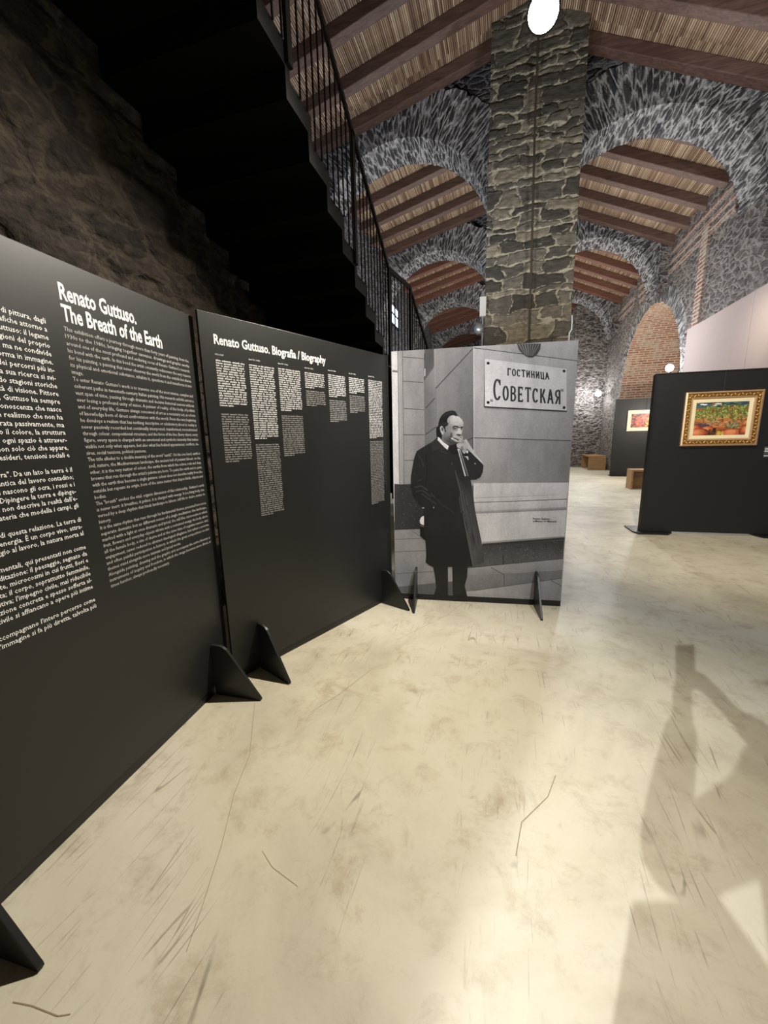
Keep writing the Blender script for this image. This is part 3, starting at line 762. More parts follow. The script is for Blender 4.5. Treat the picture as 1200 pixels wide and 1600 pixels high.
# ------------------------------------------------------------------ printed photograph panel
P3 = Plane((-0.935, 3.343), (0.546, 3.527))
photo = standing_board('photo_panel', P3, P3.w, 2.238, 'free-standing panel printed with a black and white photograph of a man in a dark overcoat', (0.207, 1.268))
class Print:
    def __init__(s, pl): s.pl = pl; s.b = MB(); s.k = 0
    def tone(s, v):
        if isinstance(v, tuple): return (lin(v[0]), lin(v[1]), lin(v[2]), 1)
        return (lin(v) * 0.99, lin(v) * 0.975, lin(v) * 1.0, 1)
    def poly(s, pts, v, Z=None, clip=True):
        """pts in photograph pixels (through zoom Z = x0, y0, scale); v = grey or list of greys per corner"""
        s.k += 1; d = 0.0004 + 0.000012 * s.k
        if Z: pts = [(Z[0] + x / Z[2], Z[1] + y / Z[2]) for x, y in pts]
        uz = [s.pl.pix(p) for p in pts]
        if clip: uz = [(min(max(u, 0.001), s.pl.w - 0.001), min(max(z, 0.057), 2.237)) for u, z in uz]
        s.fill(uz, v, d)
    def fill(s, uz, v, d=None):
        if d is None: s.k += 1; d = 0.0004 + 0.000012 * s.k
        for t in tessellate_polygon([[Vector((u, z, 0)) for u, z in uz]]):
            cols = [s.tone(v[i]) if isinstance(v, list) else s.tone(v) for i in t]
            p = [uz[i] for i in t]
            ar = (p[1][0] - p[0][0]) * (p[2][1] - p[0][1]) - (p[2][0] - p[0][0]) * (p[1][1] - p[0][1])
            if abs(ar) < 1e-10: continue
            if ar < 0: p = p[::-1]; cols = cols[::-1]
            s.b.face([s.pl.P(u, z, d) for u, z in p], None, 0, cols)
    def line(s, pts, w, v, Z=None):
        if Z: pts = [(Z[0] + x / Z[2], Z[1] + y / Z[2]) for x, y in pts]
        s.k += 1
        for (x0, y0), (x1, y1) in zip(pts, pts[1:]):
            L = math.hypot(x1 - x0, y1 - y0) or 1; nx, ny = -(y1 - y0) / L * w / 2, (x1 - x0) / L * w / 2
            uz = [s.pl.pix(p) for p in ((x0 - nx, y0 - ny), (x1 - nx, y1 - ny), (x1 + nx, y1 + ny), (x0 + nx, y0 + ny))]
            uz = [(min(max(u, 0.001), s.pl.w - 0.001), min(max(z, 0.057), 2.237)) for u, z in uz]
            s.fill(uz, v, 0.0004 + 0.000012 * s.k)
pr = Print(P3)
A = (605, 530, 7.5); Bz = (605, 690, 6.156); Cz = (740, 700, 5.924); Hd = (670, 635, 12.0); Sg = (740, 540, 7.059); W = (600, 520, 3.478)
pr.fill([(0.001, 0.057), (P3.w - 0.001, 0.057), (P3.w - 0.001, 2.237), (0.001, 2.237)], 158)
# left: window strip, pilaster, blocks
pr.poly([(180, 100), (432, 90), (445, 1500), (200, 2140)], [172, 160, 150, 160], A)
pr.poly([(30, 120), (122, 110), (150, 2140), (60, 2140)], 240, A)
pr.poly([(118, 110), (182, 100), (205, 2140), (148, 2140)], [190, 172, 165, 185], A)
pr.line([(122, 110), (150, 2110)], 1.0, 118, A); pr.line([(180, 100), (200, 1900)], 1.0, 120, A)
pr.line([(60, 372), (128, 378)], 3.2, 150, A); pr.line([(60, 380), (126, 386)], 1.0, 70, A)
for l in (((185, 208), (430, 228)), ((180, 492), (425, 508)), ((195, 812), (440, 826)), ((195, 1120), (440, 1120)), ((200, 1420), (440, 1415))): pr.line(l, 1.1, 92, A)
# recessed wall planes
pr.poly([(430, 90), (570, 90), (575, 1300), (445, 1500), (440, 1200), (430, 490)], [140, 150, 128, 118, 118, 120], A)
pr.poly([(545, 90), (1012, 70), (1022, 1300), (1000, 2200), (570, 1300)], [158, 138, 110, 100, 138], A)
pr.poly([(440, 95), (545, 95), (550, 300), (540, 345), (430, 490), (428, 430)], [98, 84, 90, 104, 80, 92], A)
pr.line([(440, 170), (436, 245)], 1.2, 60, A); pr.line([(442, 345), (440, 435)], 1.4, 215, A)
for l in (((1008, 105), (570, 575)), ((558, 690), (450, 812)), ((570, 1030), (450, 1116)), ((1018, 1150), (940, 1185))): pr.line(l, 1.4, 72, A)
pr.line([(566, 560), (572, 1040)], 0.9, 118, A)
# right wall slabs
pr.poly([(487, 50), (1060, 0), (1060, 160), (490, 82)], [196, 176, 160, 190], W)
pr.poly([(487, 82), (1060, 150), (1030, 590), (492, 570)], [198, 168, 142, 186], W)
pr.poly([(492, 570), (1030, 588), (1015, 820), (470, 830)], [178, 134, 128, 172], W)
pr.line([(487, 50), (490, 800)], 1.3, 218, W)
pr.line([(487, 82), (1060, 152)], 1.2, 70, W); pr.line([(490, 570), (1020, 587)], 1.2, 66, W)
# pale moulded base, granite plinth, pavement
pr.poly([(0, 326), (880, 320), (862, 470), (0, 505)], [222, 206, 196, 216], Cz)
pr.poly([(0, 505), (862, 478), (858, 575), (0, 608)], [220, 200, 182, 196], Cz)
pr.poly([(0, 625), (858, 588), (842, 835), (50, 895)], [226, 204, 196, 220], Cz)
pr.line([(0, 505), (340, 494), (862, 473)], 1.1, 88, Cz); pr.line([(0, 462), (400, 448), (800, 430)], 1.6, 190, Cz)
pr.poly([(0, 585), (860, 545), (858, 575), (0, 608)], [186, 160, 120, 150], Cz); pr.poly([(0, 608), (858, 574), (858, 590), (0, 624)], [224, 206, 196, 222], Cz)
pr.poly([(80, 880), (842, 825), (842, 850), (80, 908)], 58, Cz); pr.poly([(80, 868), (842, 815), (842, 828), (80, 886)], [180, 150, 120, 160], Cz)
pr.poly([(60, 908), (840, 852), (826, 1026), (0, 1106), (-60, 1106)], [70, 56, 92, 110, 100], Cz)
pr.poly([(-80, 1104), (0, 1104), (826, 1024), (812, 1205), (0, 1320), (-120, 1335)], [160, 168, 150, 138, 140, 140], Cz)
pr.poly([(-120, 1180), (300, 1165), (820, 1130), (812, 1205), (0, 1322), (-120, 1335)], [150, 132, 122, 118, 124, 140], Cz)
pr.poly([(-140, 1335), (0, 1322), (812, 1206), (800, 1430), (-160, 1430)], [178, 182, 150, 142, 170], Cz)
pr.line([(-60, 1108), (0, 1104), (826, 1024)], 1.0, 70, Cz); pr.line([(275, 985), (275, 1080)], 1.2, 40, Cz)
pr.line([(160, 1105), (265, 1165), (280, 1165), (285, 1275)], 1.0, 84, Cz); pr.line([(0, 1320), (812, 1206)], 1.0, 96, Cz); pr.line([(715, 1225), (812, 1278)], 1.0, 96, Cz)
rg = random.Random(11)
for _ in range(170):
    t, s_ = rg.random(), rg.random(); x = 60 + 770 * t; y0 = 908 - 56 * t; y = y0 + 8 + (165 - 20 * t) * s_
    g = rg.choice((36, 48, 112, 128, 96)); pr.line([(x, y), (x + rg.uniform(4, 12), y - 1)], rg.uniform(0.5, 1.1), g, Cz)
# left: dark granite and pavement
pr.poly([(70, 405), (130, 412), (380, 400), (380, 850), (72, 852)], [78, 66, 56, 44, 66], Bz)
pr.poly([(70, 850), (380, 838), (620, 1200), (620, 1500), (80, 1430)], [160, 146, 150, 120, 172], Bz)
pr.poly([(110, 1395), (470, 1358), (480, 1480), (120, 1450)], [128, 104, 96, 120], Bz)
for l in (((75, 940), (350, 928)), ((75, 1060), (380, 1048)), ((230, 855), (380, 950)), ((90, 1270), (450, 1248))): pr.line(l, 0.9, 112, Bz)
for _ in range(60):
    x, y = rg.uniform(78, 330), rg.uniform(425, 830)
    pr.line([(x, y), (x + rg.uniform(5, 16), y)], 0.8, rg.choice((46, 58, 92, 104)), Bz)
# shell ornament above the sign
pr.poly([(480, -20), (742, -20), (735, 40), (700, 100), (650, 132), (600, 128), (545, 95), (500, 40)], [88, 70, 60, 58, 46, 52, 60, 80], Sg)
for k in range(8):
    x = 500 + k * 32; pr.line([(x, -18), (610 + (x - 610) * 0.35, 112)], 1.3, 150 if k < 4 else 120, Sg); pr.line([(x + 12, -18), (614 + (x - 610) * 0.35, 116)], 1.0, 40, Sg)
# the sign
pr.poly([(112, 680), (122, 146), (128, 150), (128, 668)], 80, Sg)
pr.poly([(122, 665), (1030, 718), (1026, 732), (122, 682)], 44, Sg)
pr.poly([(122, 146), (1024, 258), (1024, 718), (122, 668)], [232, 206, 200, 236], Sg)
for x, y in ((160, 195), (996, 282), (160, 628), (996, 684)):
    pr.poly([(x + 17 * math.cos(a * 0.7), y + 17 * math.sin(a * 0.7)) for a in range(9)], 20, Sg)
# slab-serif letters: strokes in a unit box, y down
def arc(cx_, cy_, rx, ry, a0, a1, n=12): return [(cx_ + rx * math.cos(math.radians(a0 + (a1 - a0) * i / n)), cy_ + ry * math.sin(math.radians(a0 + (a1 - a0) * i / n))) for i in range(n + 1)]
def serif(x, y, w=0.26): return [(x - w / 2, y), (x + w / 2, y)]
GL = {
 'Г': ([[(.22, 0), (.22, 1)], [(.10, .04), (.85, .04)]], [serif(.22, .97), [(.85, .0), (.85, .22)]]),
 'О': ([arc(.5, .5, .36, .46, 0, 360, 20)], []),
 'С': ([arc(.5, .5, .36, .46, 320, 40, 20)], [[(.80, .04), (.80, .30)]]),
 'Т': ([[(.5, 0), (.5, 1)], [(.08, .04), (.92, .04)]], [serif(.5, .97, .36), [(.08, .0), (.08, .2)], [(.92, .0), (.92, .2)]]),
 'И': ([[(.2, 0), (.2, 1)], [(.8, 0), (.8, 1)], [(.8, .12), (.2, .88)]], [serif(.2, .03), serif(.8, .03), serif(.2, .97), serif(.8, .97)]),
 'Н': ([[(.2, 0), (.2, 1)], [(.8, 0), (.8, 1)], [(.2, .5), (.8, .5)]], [serif(.2, .03), serif(.8, .03), serif(.2, .97), serif(.8, .97)]),
 'Ц': ([[(.2, 0), (.2, 1)], [(.75, 0), (.75, 1)], [(.1, .96), (.95, .96)]], [serif(.2, .03), serif(.75, .03), [(.93, .94), (.93, 1.16)]]),
 'А': ([[(.12, 1), (.5, 0)], [(.5, 0), (.88, 1)], [(.26, .66), (.74, .66)]], [serif(.12, .97), serif(.88, .97)]),
 'В': ([[(.22, 0), (.22, 1)], [(.22, .04), (.5, .04)] + arc(.55, .26, .25, .22, -90, 90, 8) + [(.22, .48)], [(.22, .48), (.5, .48)] + arc(.56, .72, .28, .24, -90, 90, 8) + [(.22, .96)]], [serif(.16, .03, .2), serif(.16, .97, .2)]),
 'Е': ([[(.22, 0), (.22, 1)], [(.12, .04), (.82, .04)], [(.22, .5), (.66, .5)], [(.12, .96), (.84, .96)]], [[(.82, .0), (.82, .2)], [(.84, .8), (.84, 1.0)], [(.66, .4), (.66, .6)]]),
 'К': ([[(.2, 0), (.2, 1)], [(.2, .52), (.45, .46), (.72, .06)], [(.38, .48), (.62, .62), (.82, .96)]], [serif(.2, .03), serif(.2, .97), serif(.74, .03, .24), serif(.84, .97, .22)]),
 'Я': ([[(.78, 0), (.78, 1)], [(.78, .04), (.5, .04)] + arc(.46, .28, .28, .24, -90, -270, 8) + [(.78, .52)], [(.55, .52), (.18, .97)]], [serif(.80, .03, .24), serif(.80, .97, .24), serif(.18, .97, .22)]),
}
def quad_map(q):
    (a, b_, c, d_) = q
    return lambda s_, t: (a[0] * (1 - s_) * (1 - t) + b_[0] * s_ * (1 - t) + c[0] * s_ * t + d_[0] * (1 - s_) * t,
                          a[1] * (1 - s_) * (1 - t) + b_[1] * s_ * (1 - t) + c[1] * s_ * t + d_[1] * (1 - s_) * t)
def sign_word(word, q, wt, wn, v):
    f = quad_map(q); n = len(word)
    for i, ch in enumerate(word):
        st, sf = GL[ch]
        for grp, w in ((st, wt), (sf, wn)):
            for ln in grp:
                pr.line([f((i + 0.08 + x * 0.84) / n, y) for x, y in ln], w, v, Sg)
sign_word('ГОСТИНИЦА', [(366, 250), (832, 300), (838, 376), (366, 330)], 2.0, 1.1, 38)
sign_word('С', [(205, 362), (318, 370), (318, 606), (205, 606)], 3.2, 2.0, 52)
sign_word('ОВЕТСКАЯ', [(312, 440), (968, 494), (968, 650), (312, 606)], 2.9, 1.3, 52)
for x0, y0 in ((190, 592), (205, 594), (968, 478), (984, 480)): pr.line([(x0, y0), (x0, y0 + 28)], 1.3, 60, Sg)
# the man: legs, coat, flap, bag
pr.poly([(440, 1190), (775, 1195), (768, 1300), (745, 1385), (770, 1500), (632, 1490), (628, 1200), (583, 1200), (585, 1485), (450, 1470), (472, 1400), (460, 1300)], [34, 34, 38, 42, 38, 44, 34, 34, 44, 38, 42, 40], Bz)
pr.poly([(584, 1216), (624, 1216), (628, 1342), (586, 1346)], 160, Bz); pr.poly([(586, 1346), (628, 1342), (630, 1480), (588, 1475)], 92, Bz)
pr.poly([(350, 690), (315, 815), (318, 905), (370, 955), (380, 790)], 26, Bz)
coat = [(415, 12), (330, 62), (285, 92), (262, 150), (245, 240), (230, 330), (230, 430), (250, 520), (300, 590), (348, 632), (356, 700), (356, 800), (368, 950), (376, 1090), (370, 1160), (400, 1185), (440, 1206), (620, 1203), (822, 1199),
        (930, 1150), (915, 1000), (880, 830), (845, 660), (830, 540), (803, 366), (850, 366), (895, 342), (920, 290), (926, 232), (905, 200), (850, 150), (795, 92), (765, 72), (700, 60), (640, 20), (560, -30), (480, -30)]
pr.poly(coat, [44 if y < 400 else (38 if y < 900 else 32) for x, y in coat], Bz)
pr.poly([(650, 268), (690, 360), (740, 400), (800, 366), (830, 540), (845, 660), (880, 830), (915, 1000), (930, 1150), (824, 1198), (790, 1010), (738, 760), (700, 470)], [46, 60, 44, 52, 62, 70, 74, 82, 74, 86, 82, 76, 66], Bz)
for l in (((655, 275), (700, 470), (740, 765), (824, 1196)),): pr.line(l, 0.7, 110, Bz)
for _ in range(26):
    t = rg.random(); x = 700 + 150 * t + rg.uniform(-20, 20); y = 420 + 520 * t + rg.uniform(-60, 120)
    pr.line([(x, y), (x + 22, y + rg.uniform(80, 160))], rg.uniform(0.5, 1.2), rg.choice((52, 58, 88, 94)), Bz)
for l, w, v in ((((262, 440), (330, 425), (390, 470)), 2.4, 66), (((275, 480), (340, 470), (420, 530)), 2.0, 62), (((330, 500), (400, 550), (470, 600)), 2.2, 60), (((290, 380), (340, 360)), 1.8, 58), (((420, 500), (460, 540)), 1.6, 68),
                (((370, 120), (385, 260), (370, 420)), 1.2, 28), (((470, 540), (520, 600), (640, 680)), 2.6, 50), (((300, 130), (330, 170), (352, 240)), 3.0, 58), (((252, 300), (275, 330)), 1.8, 56)):
    pr.line(l, w, v, Bz)
pr.line([(336, 637), (356, 637)], 1.0, 230, Bz); pr.line([(447, 625), (447, 640)], 0.9, 210, Bz); pr.line([(622, 206), (622, 218)], 1.3, 110, Bz)
pr.poly([(353, 714), (338, 718), (322, 734), (313, 758), (318, 784), (332, 797), (354, 802)], 244, Bz); pr.line([(318, 806), (354, 816)], 0.8, 150, Bz)
pr.poly([(843, 203), (852, 208), (848, 218), (838, 213)], 150, Bz)
# coat collar
pr.poly([(10, 715), (165, 572), (330, 770), (420, 840), (350, 880), (240, 800), (80, 835)], [50, 58, 52, 40, 48, 52, 60], Hd)
pr.line([(20, 720), (80, 835), (240, 790)], 0.6, 30, Hd); pr.line([(240, 800), (230, 840), (360, 890)], 1.0, 70, Hd)
# head
pr.poly([(140, 392), (190, 365), (240, 420), (300, 560), (250, 620), (150, 560)], 28, Hd)
pr.poly([(250, 540), (330, 480), (560, 560), (540, 700), (440, 740), (380, 760), (240, 640)], [120, 120, 90, 60, 40, 46, 130], Hd)
face = [(340, 250), (400, 180), (460, 165), (560, 190), (620, 240), (650, 300), (648, 350), (640, 420), (628, 470), (615, 520), (600, 570), (560, 640), (480, 700), (400, 690), (330, 660), (260, 600), (245, 530), (290, 460), (310, 370)]
pr.poly(face, [170, 206, 214, 214, 208, 196, 190, 170, 190, 200, 176, 96, 66, 62, 72, 112, 140, 140, 150], Hd)
pr.poly([(395, 215), (470, 190), (570, 205), (630, 280), (636, 330), (590, 340), (520, 345), (450, 335), (400, 320)], [200, 224, 228, 216, 206, 212, 206, 210, 196], Hd)
pr.poly([(300, 470), (400, 430), (440, 500), (450, 560), (400, 660), (330, 655), (262, 595)], [138, 168, 150, 100, 70, 84, 120], Hd)
pr.poly([(420, 440), (520, 460), (540, 500), (500, 530), (450, 530), (420, 480)], [176, 190, 214, 206, 150, 150], Hd)
pr.poly([(410, 500), (440, 490), (425, 600), (390, 640)], [90, 104, 80, 66], Hd)
hair = [(180, 372), (182, 310), (205, 230), (250, 160), (310, 110), (390, 82), (455, 78), (500, 98), (525, 140), (560, 175), (510, 186), (465, 166), (420, 172), (380, 190), (350, 235), (345, 290), (372, 330), (350, 365), (312, 378), (310, 430), (330, 470), (310, 480), (285, 440), (270, 395), (235, 362), (205, 390)]
pr.poly(hair, [34, 30, 28, 30, 34, 40, 44, 40, 44, 90, 56, 40, 36, 34, 30, 30, 60, 34, 28, 30, 60, 44, 26, 24, 26, 30], Hd)
pr.line([(260, 200), (330, 140), (430, 110)], 1.0, 58, Hd); pr.poly([(530, 160), (560, 135), (590, 160), (560, 190)], [70, 150, 170, 120], Hd)
pr.poly([(208, 400), (235, 366), (262, 372), (275, 402), (298, 430), (290, 490), (268, 532), (244, 524), (220, 470)], [206, 220, 200, 150, 150, 170, 190, 190, 206], Hd)
pr.poly([(236, 398), (258, 396), (268, 430), (262, 470), (244, 450)], 70, Hd); pr.poly([(240, 480), (258, 470), (264, 500), (252, 516)], 214, Hd)
pr.poly([(436, 392), (480, 362), (530, 366), (566, 384), (556, 402), (500, 384), (450, 404)], 36, Hd)
pr.poly([(440, 412), (490, 398), (532, 412), (500, 432), (456, 428)], [120, 84, 50, 70, 90], Hd); pr.line([(448, 412), (500, 404), (534, 412)], 0.5, 26, Hd); pr.line([(450, 446), (500, 452), (528, 440)], 0.5, 96, Hd)
pr.poly([(586, 392), (612, 376), (644, 378), (640, 396), (606, 410)], 38, Hd); pr.poly([(596, 412), (634, 404), (632, 428), (608, 436)], [70, 96, 120, 80], Hd)
pr.poly([(562, 384), (586, 392), (580, 430), (560, 420)], [90, 80, 120, 70], Hd)
pr.poly([(556, 412), (588, 404), (606, 480), (614, 516), (580, 530), (540, 512), (528, 490)], [214, 220, 226, 206, 210, 196, 206], Hd)
pr.poly([(505, 512), (545, 520), (610, 524), (590, 552), (560, 556), (530, 540)], [120, 66, 70, 44, 36, 60], Hd)
for l in (((440, 300), (560, 288)), ((430, 322), (540, 312)), ((582, 340), (590, 372))): pr.line(l, 0.5, 168, Hd)
# shirt collar, papers behind the hand, fingers, watch, cuff, sticks
pr.poly([(170, 572), (205, 590), (260, 660), (376, 742), (352, 816), (296, 770), (166, 632)], [240, 244, 248, 248, 240, 244, 236], Hd)
pr.poly([(380, 740), (520, 700), (560, 760), (560, 900), (460, 900), (380, 830)], 34, Hd)
pr.poly([(660, 640), (690, 608), (720, 640), (850, 850), (1020, 1075), (990, 1060), (860, 930), (740, 812), (700, 790)], [200, 208, 206, 206, 226, 200, 210, 196, 180], Hd)
pr.poly([(430, 590), (520, 585), (600, 640), (540, 670), (450, 640)], 26, Hd)
pr.poly([(520, 706), (560, 690), (640, 684), (690, 650), (708, 720), (716, 800), (700, 850), (670, 890), (640, 870), (610, 810), (570, 780), (530, 770)], [200, 196, 170, 196, 188, 170, 190, 200, 196, 150, 190, 206], Hd)
pr.poly([(590, 760), (640, 730), (660, 800), (640, 850), (610, 800)], [130, 160, 150, 180, 110], Hd)
pr.poly([(450, 566), (478, 550), (540, 572), (610, 600), (668, 650), (650, 668), (590, 636), (520, 608), (466, 586)], [190, 214, 220, 210, 196, 120, 130, 120, 150], Hd)
pr.poly([(408, 590), (434, 584), (500, 616), (570, 650), (650, 664), (640, 688), (560, 684), (500, 664), (430, 616)], [206, 220, 226, 210, 190, 130, 120, 150, 190], Hd)
pr.poly([(556, 626), (590, 630), (640, 672), (600, 676)], [220, 210, 160, 170], Hd); pr.poly([(610, 566), (632, 560), (640, 630), (622, 630)], [210, 226, 180, 170], Hd)
pr.poly([(532, 796), (572, 786), (582, 820), (546, 832)], 214, Hd)
pr.poly([(668, 904), (690, 862), (712, 818), (748, 822), (740, 880), (712, 928), (690, 930)], 26, Hd); pr.poly([(706, 826), (744, 830), (734, 882), (700, 872)], [236, 220, 200, 236], Hd)
pr.poly([(650, 936), (732, 934), (748, 996), (732, 1004), (700, 956)], [170, 222, 200, 180, 190], Hd)
pr.poly([(540, 812), (562, 812), (696, 1304), (672, 1306)], 214, Hd); pr.poly([(568, 806), (590, 812), (744, 1302), (722, 1306), (600, 900)], [220, 214, 128, 120, 180], Hd); pr.line([(578, 830), (728, 1290)], 0.6, 40, Hd)
pr.poly([(850, 1066), (872, 1062), (884, 1082), (862, 1086)], 170, Hd)
pr.b.build('photograph', M_PRINT, photo, merge=False)
b = MB()
u, z = P3.pix((740 + 548 / 5.924, 700 + 660 / 5.924)); u2, _ = P3.pix((740 + 705 / 5.924, 700 + 655 / 5.924)); set_text(b, P3, 'Renato Guttuso', u, z, 0.021, width=u2 - u, bold=0.02, d=0.0052)
u, z = P3.pix((740 + 548 / 5.924, 700 + 683 / 5.924)); u2, _ = P3.pix((740 + 768 / 5.924, 700 + 680 / 5.924)); set_text(b, P3, 'a Mosca / In Moscow', u, z, 0.021, width=u2 - u, bold=0.02, d=0.0052)
b.build('caption', M_INK, photo)

# ------------------------------------------------------------------ right-hand display wall, gilt-framed landscape
P4 = Plane((2.09, 6.70), (4.09, 6.82))
disp = thing('display_panel', 'wide black display panel with flat feet carrying the gilt-framed landscape', 'exhibition panel', P4.P(1.0, 0))
b = MB(); P4.box(b, 0, P4.w, 0.03, 2.335, -0.07, 0); b.build('board', M_BOARD2, disp)
b = MB(); P4.box(b, -0.012, 0.022, 0.0, 2.338, -0.075, 0.012); b.build('edge_post', M_BLACKEDGE, disp)
b = MB(); P4.box(b, 0, P4.w, 2.335, 2.352, -0.075, 0.006); b.build('top_rail', M_BLACKEDGE, disp)
for u in (0.13, 1.72):
    b = MB(); b.prism([(u - 0.22, -0.40), (u + 0.22, -0.40), (u + 0.30, 0.0), (u + 0.20, 0.13), (u - 0.20, 0.13), (u - 0.24, 0.0)], 0.0, 0.022, lambda x, y, t: P4.P(x, t, y)); b.build('foot', M_BLACKEDGE, disp)

def framed(name, label, pl, u0, u1, z0, z1, fw, lw, mats, ornate, cat='painting', hang=0.03):
    root = thing(name, label, cat, pl.P((u0 + u1) / 2, z0, 0.03))
    def ring(b, i0, i1, d0, d1, mi=0, base=0.004):
        a = [(u0 + i0, z0 + i0), (u1 - i0, z0 + i0), (u1 - i0, z1 - i0), (u0 + i0, z1 - i0)]
        c = [(u0 + i1, z0 + i1), (u1 - i1, z0 + i1), (u1 - i1, z1 - i1), (u0 + i1, z1 - i1)]
        for k in range(4):
            j = (k + 1) % 4
            b.face([pl.P(*a[k], d0), pl.P(*a[j], d0), pl.P(*c[j], d1), pl.P(*c[k], d1)], mi=mi)
    b = MB()
    o = fw
    steps = [(0, 0.004, 0.034), (0.0, 0.034, None), ]
    ring(b, 0, 0, 0.004, 0.036); ring(b, 0, 0.018 * o / 0.1, 0.036, 0.044); ring(b, 0.018 * o / 0.1, 0.026 * o / 0.1, 0.044, 0.028)
    ring(b, 0.026 * o / 0.1, 0.075 * o / 0.1, 0.028, 0.034, 1); ring(b, 0.075 * o / 0.1, 0.085 * o / 0.1, 0.034, 0.036); ring(b, 0.085 * o / 0.1, o, 0.036, 0.020)
    b.build('frame', mats[:2], root)
    if ornate:
        b = MB(); c_ = 0.050 * o / 0.1
        segs = [((u0 + c_, z0 + c_), (u1 - c_, z0 + c_)), ((u1 - c_, z0 + c_), (u1 - c_, z1 - c_)), ((u1 - c_, z1 - c_), (u0 + c_, z1 - c_)), ((u0 + c_, z1 - c_), (u0 + c_, z0 + c_))]
        for (ua, za), (ub, zb) in segs:
            L = math.hypot(ub - ua, zb - za); n = int(L / 0.042); du, dz = (ub - ua) / L, (zb - za) / L
            for k in range(n):
                t = (k + 0.5) / n * L; sgn = 1 if k % 2 else -1
                M = Matrix((pl.u * du + Vector((0, 0, dz)), pl.u * -dz + Vector((0, 0, du)), pl.n)).transposed()
                R_ = Matrix.Rotation(0.6 * sgn, 3, 'Z')
                b.ball(pl.P(ua + du * t, za + dz * t, 0.036), 0.021, 0.009, 0.010, M @ R_, 8, 5)
                b.ball(pl.P(ua + du * (t + .01) - dz * .016 * sgn, za + dz * (t + .01) + du * .016 * sgn, 0.035), 0.010, 0.007, 0.008, M, 7, 4)
        b.build('carved_ornament', M_GILT, root, smooth=True)
    b = MB(); ring(b, fw, fw + lw, 0.020, 0.016); ring(b, fw + lw, fw + lw, 0.016, 0.010); b.build('liner', mats[2], root)
    return root, (u0 + fw + lw, u1 - fw - lw, z0 + fw + lw, z1 - fw - lw)
fr1, box1 = framed('framed_painting', 'landscape painting of green trees on red earth in a carved gilt frame', P4, 0.388, 1.320, 1.315, 2.068, 0.102, 0.046, [M_GILTEDGE, M_GILTDARK, M_LINER], True)
b = MB(); b.tube([P4.P(0.845, 2.33, 0.008), P4.P(0.845, 2.06, 0.012)], 0.004, 6); b.build('hanging_wire', M_DARKMETAL, fr1)

def daubs(pl, box, d0, paint):
    """paint: function(add) where add(x, y, w, h, rot, rgb) uses 0..1 canvas coordinates"""
    u0, u1, z0, z1 = box; W_, H_ = u1 - u0, z1 - z0; b = MB(); cnt = [0]
    def add(x, y, w, h, rot, c, n=9):
        cnt[0] += 1; d = d0 + 0.000004 * cnt[0]; q = []
        cr, sr = math.cos(rot), math.sin(rot)
        for k in range(n):
            a = 2 * math.pi * k / n; r_ = 0.85 + 0.3 * RND.random()
            dx, dy = w / 2 * math.cos(a) * r_, h / 2 * math.sin(a) * r_
            X = x * W_ + (dx * cr - dy * sr) * W_; Y = y * H_ + (dx * sr + dy * cr) * W_
            q.append((min(max(u0 + X, u0), u1), min(max(z0 + Y, z0), z1)))
        cc = (lin(c[0]), lin(c[1]), lin(c[2]), 1)
        b.face([pl.P(*p, d) for p in q], None, 0, cc)
    b.face([pl.P(u0, z0, d0), pl.P(u1, z0, d0), pl.P(u1, z1, d0), pl.P(u0, z1, d0)], None, 0, (lin(150), lin(92), lin(50), 1))
    paint(add); return b
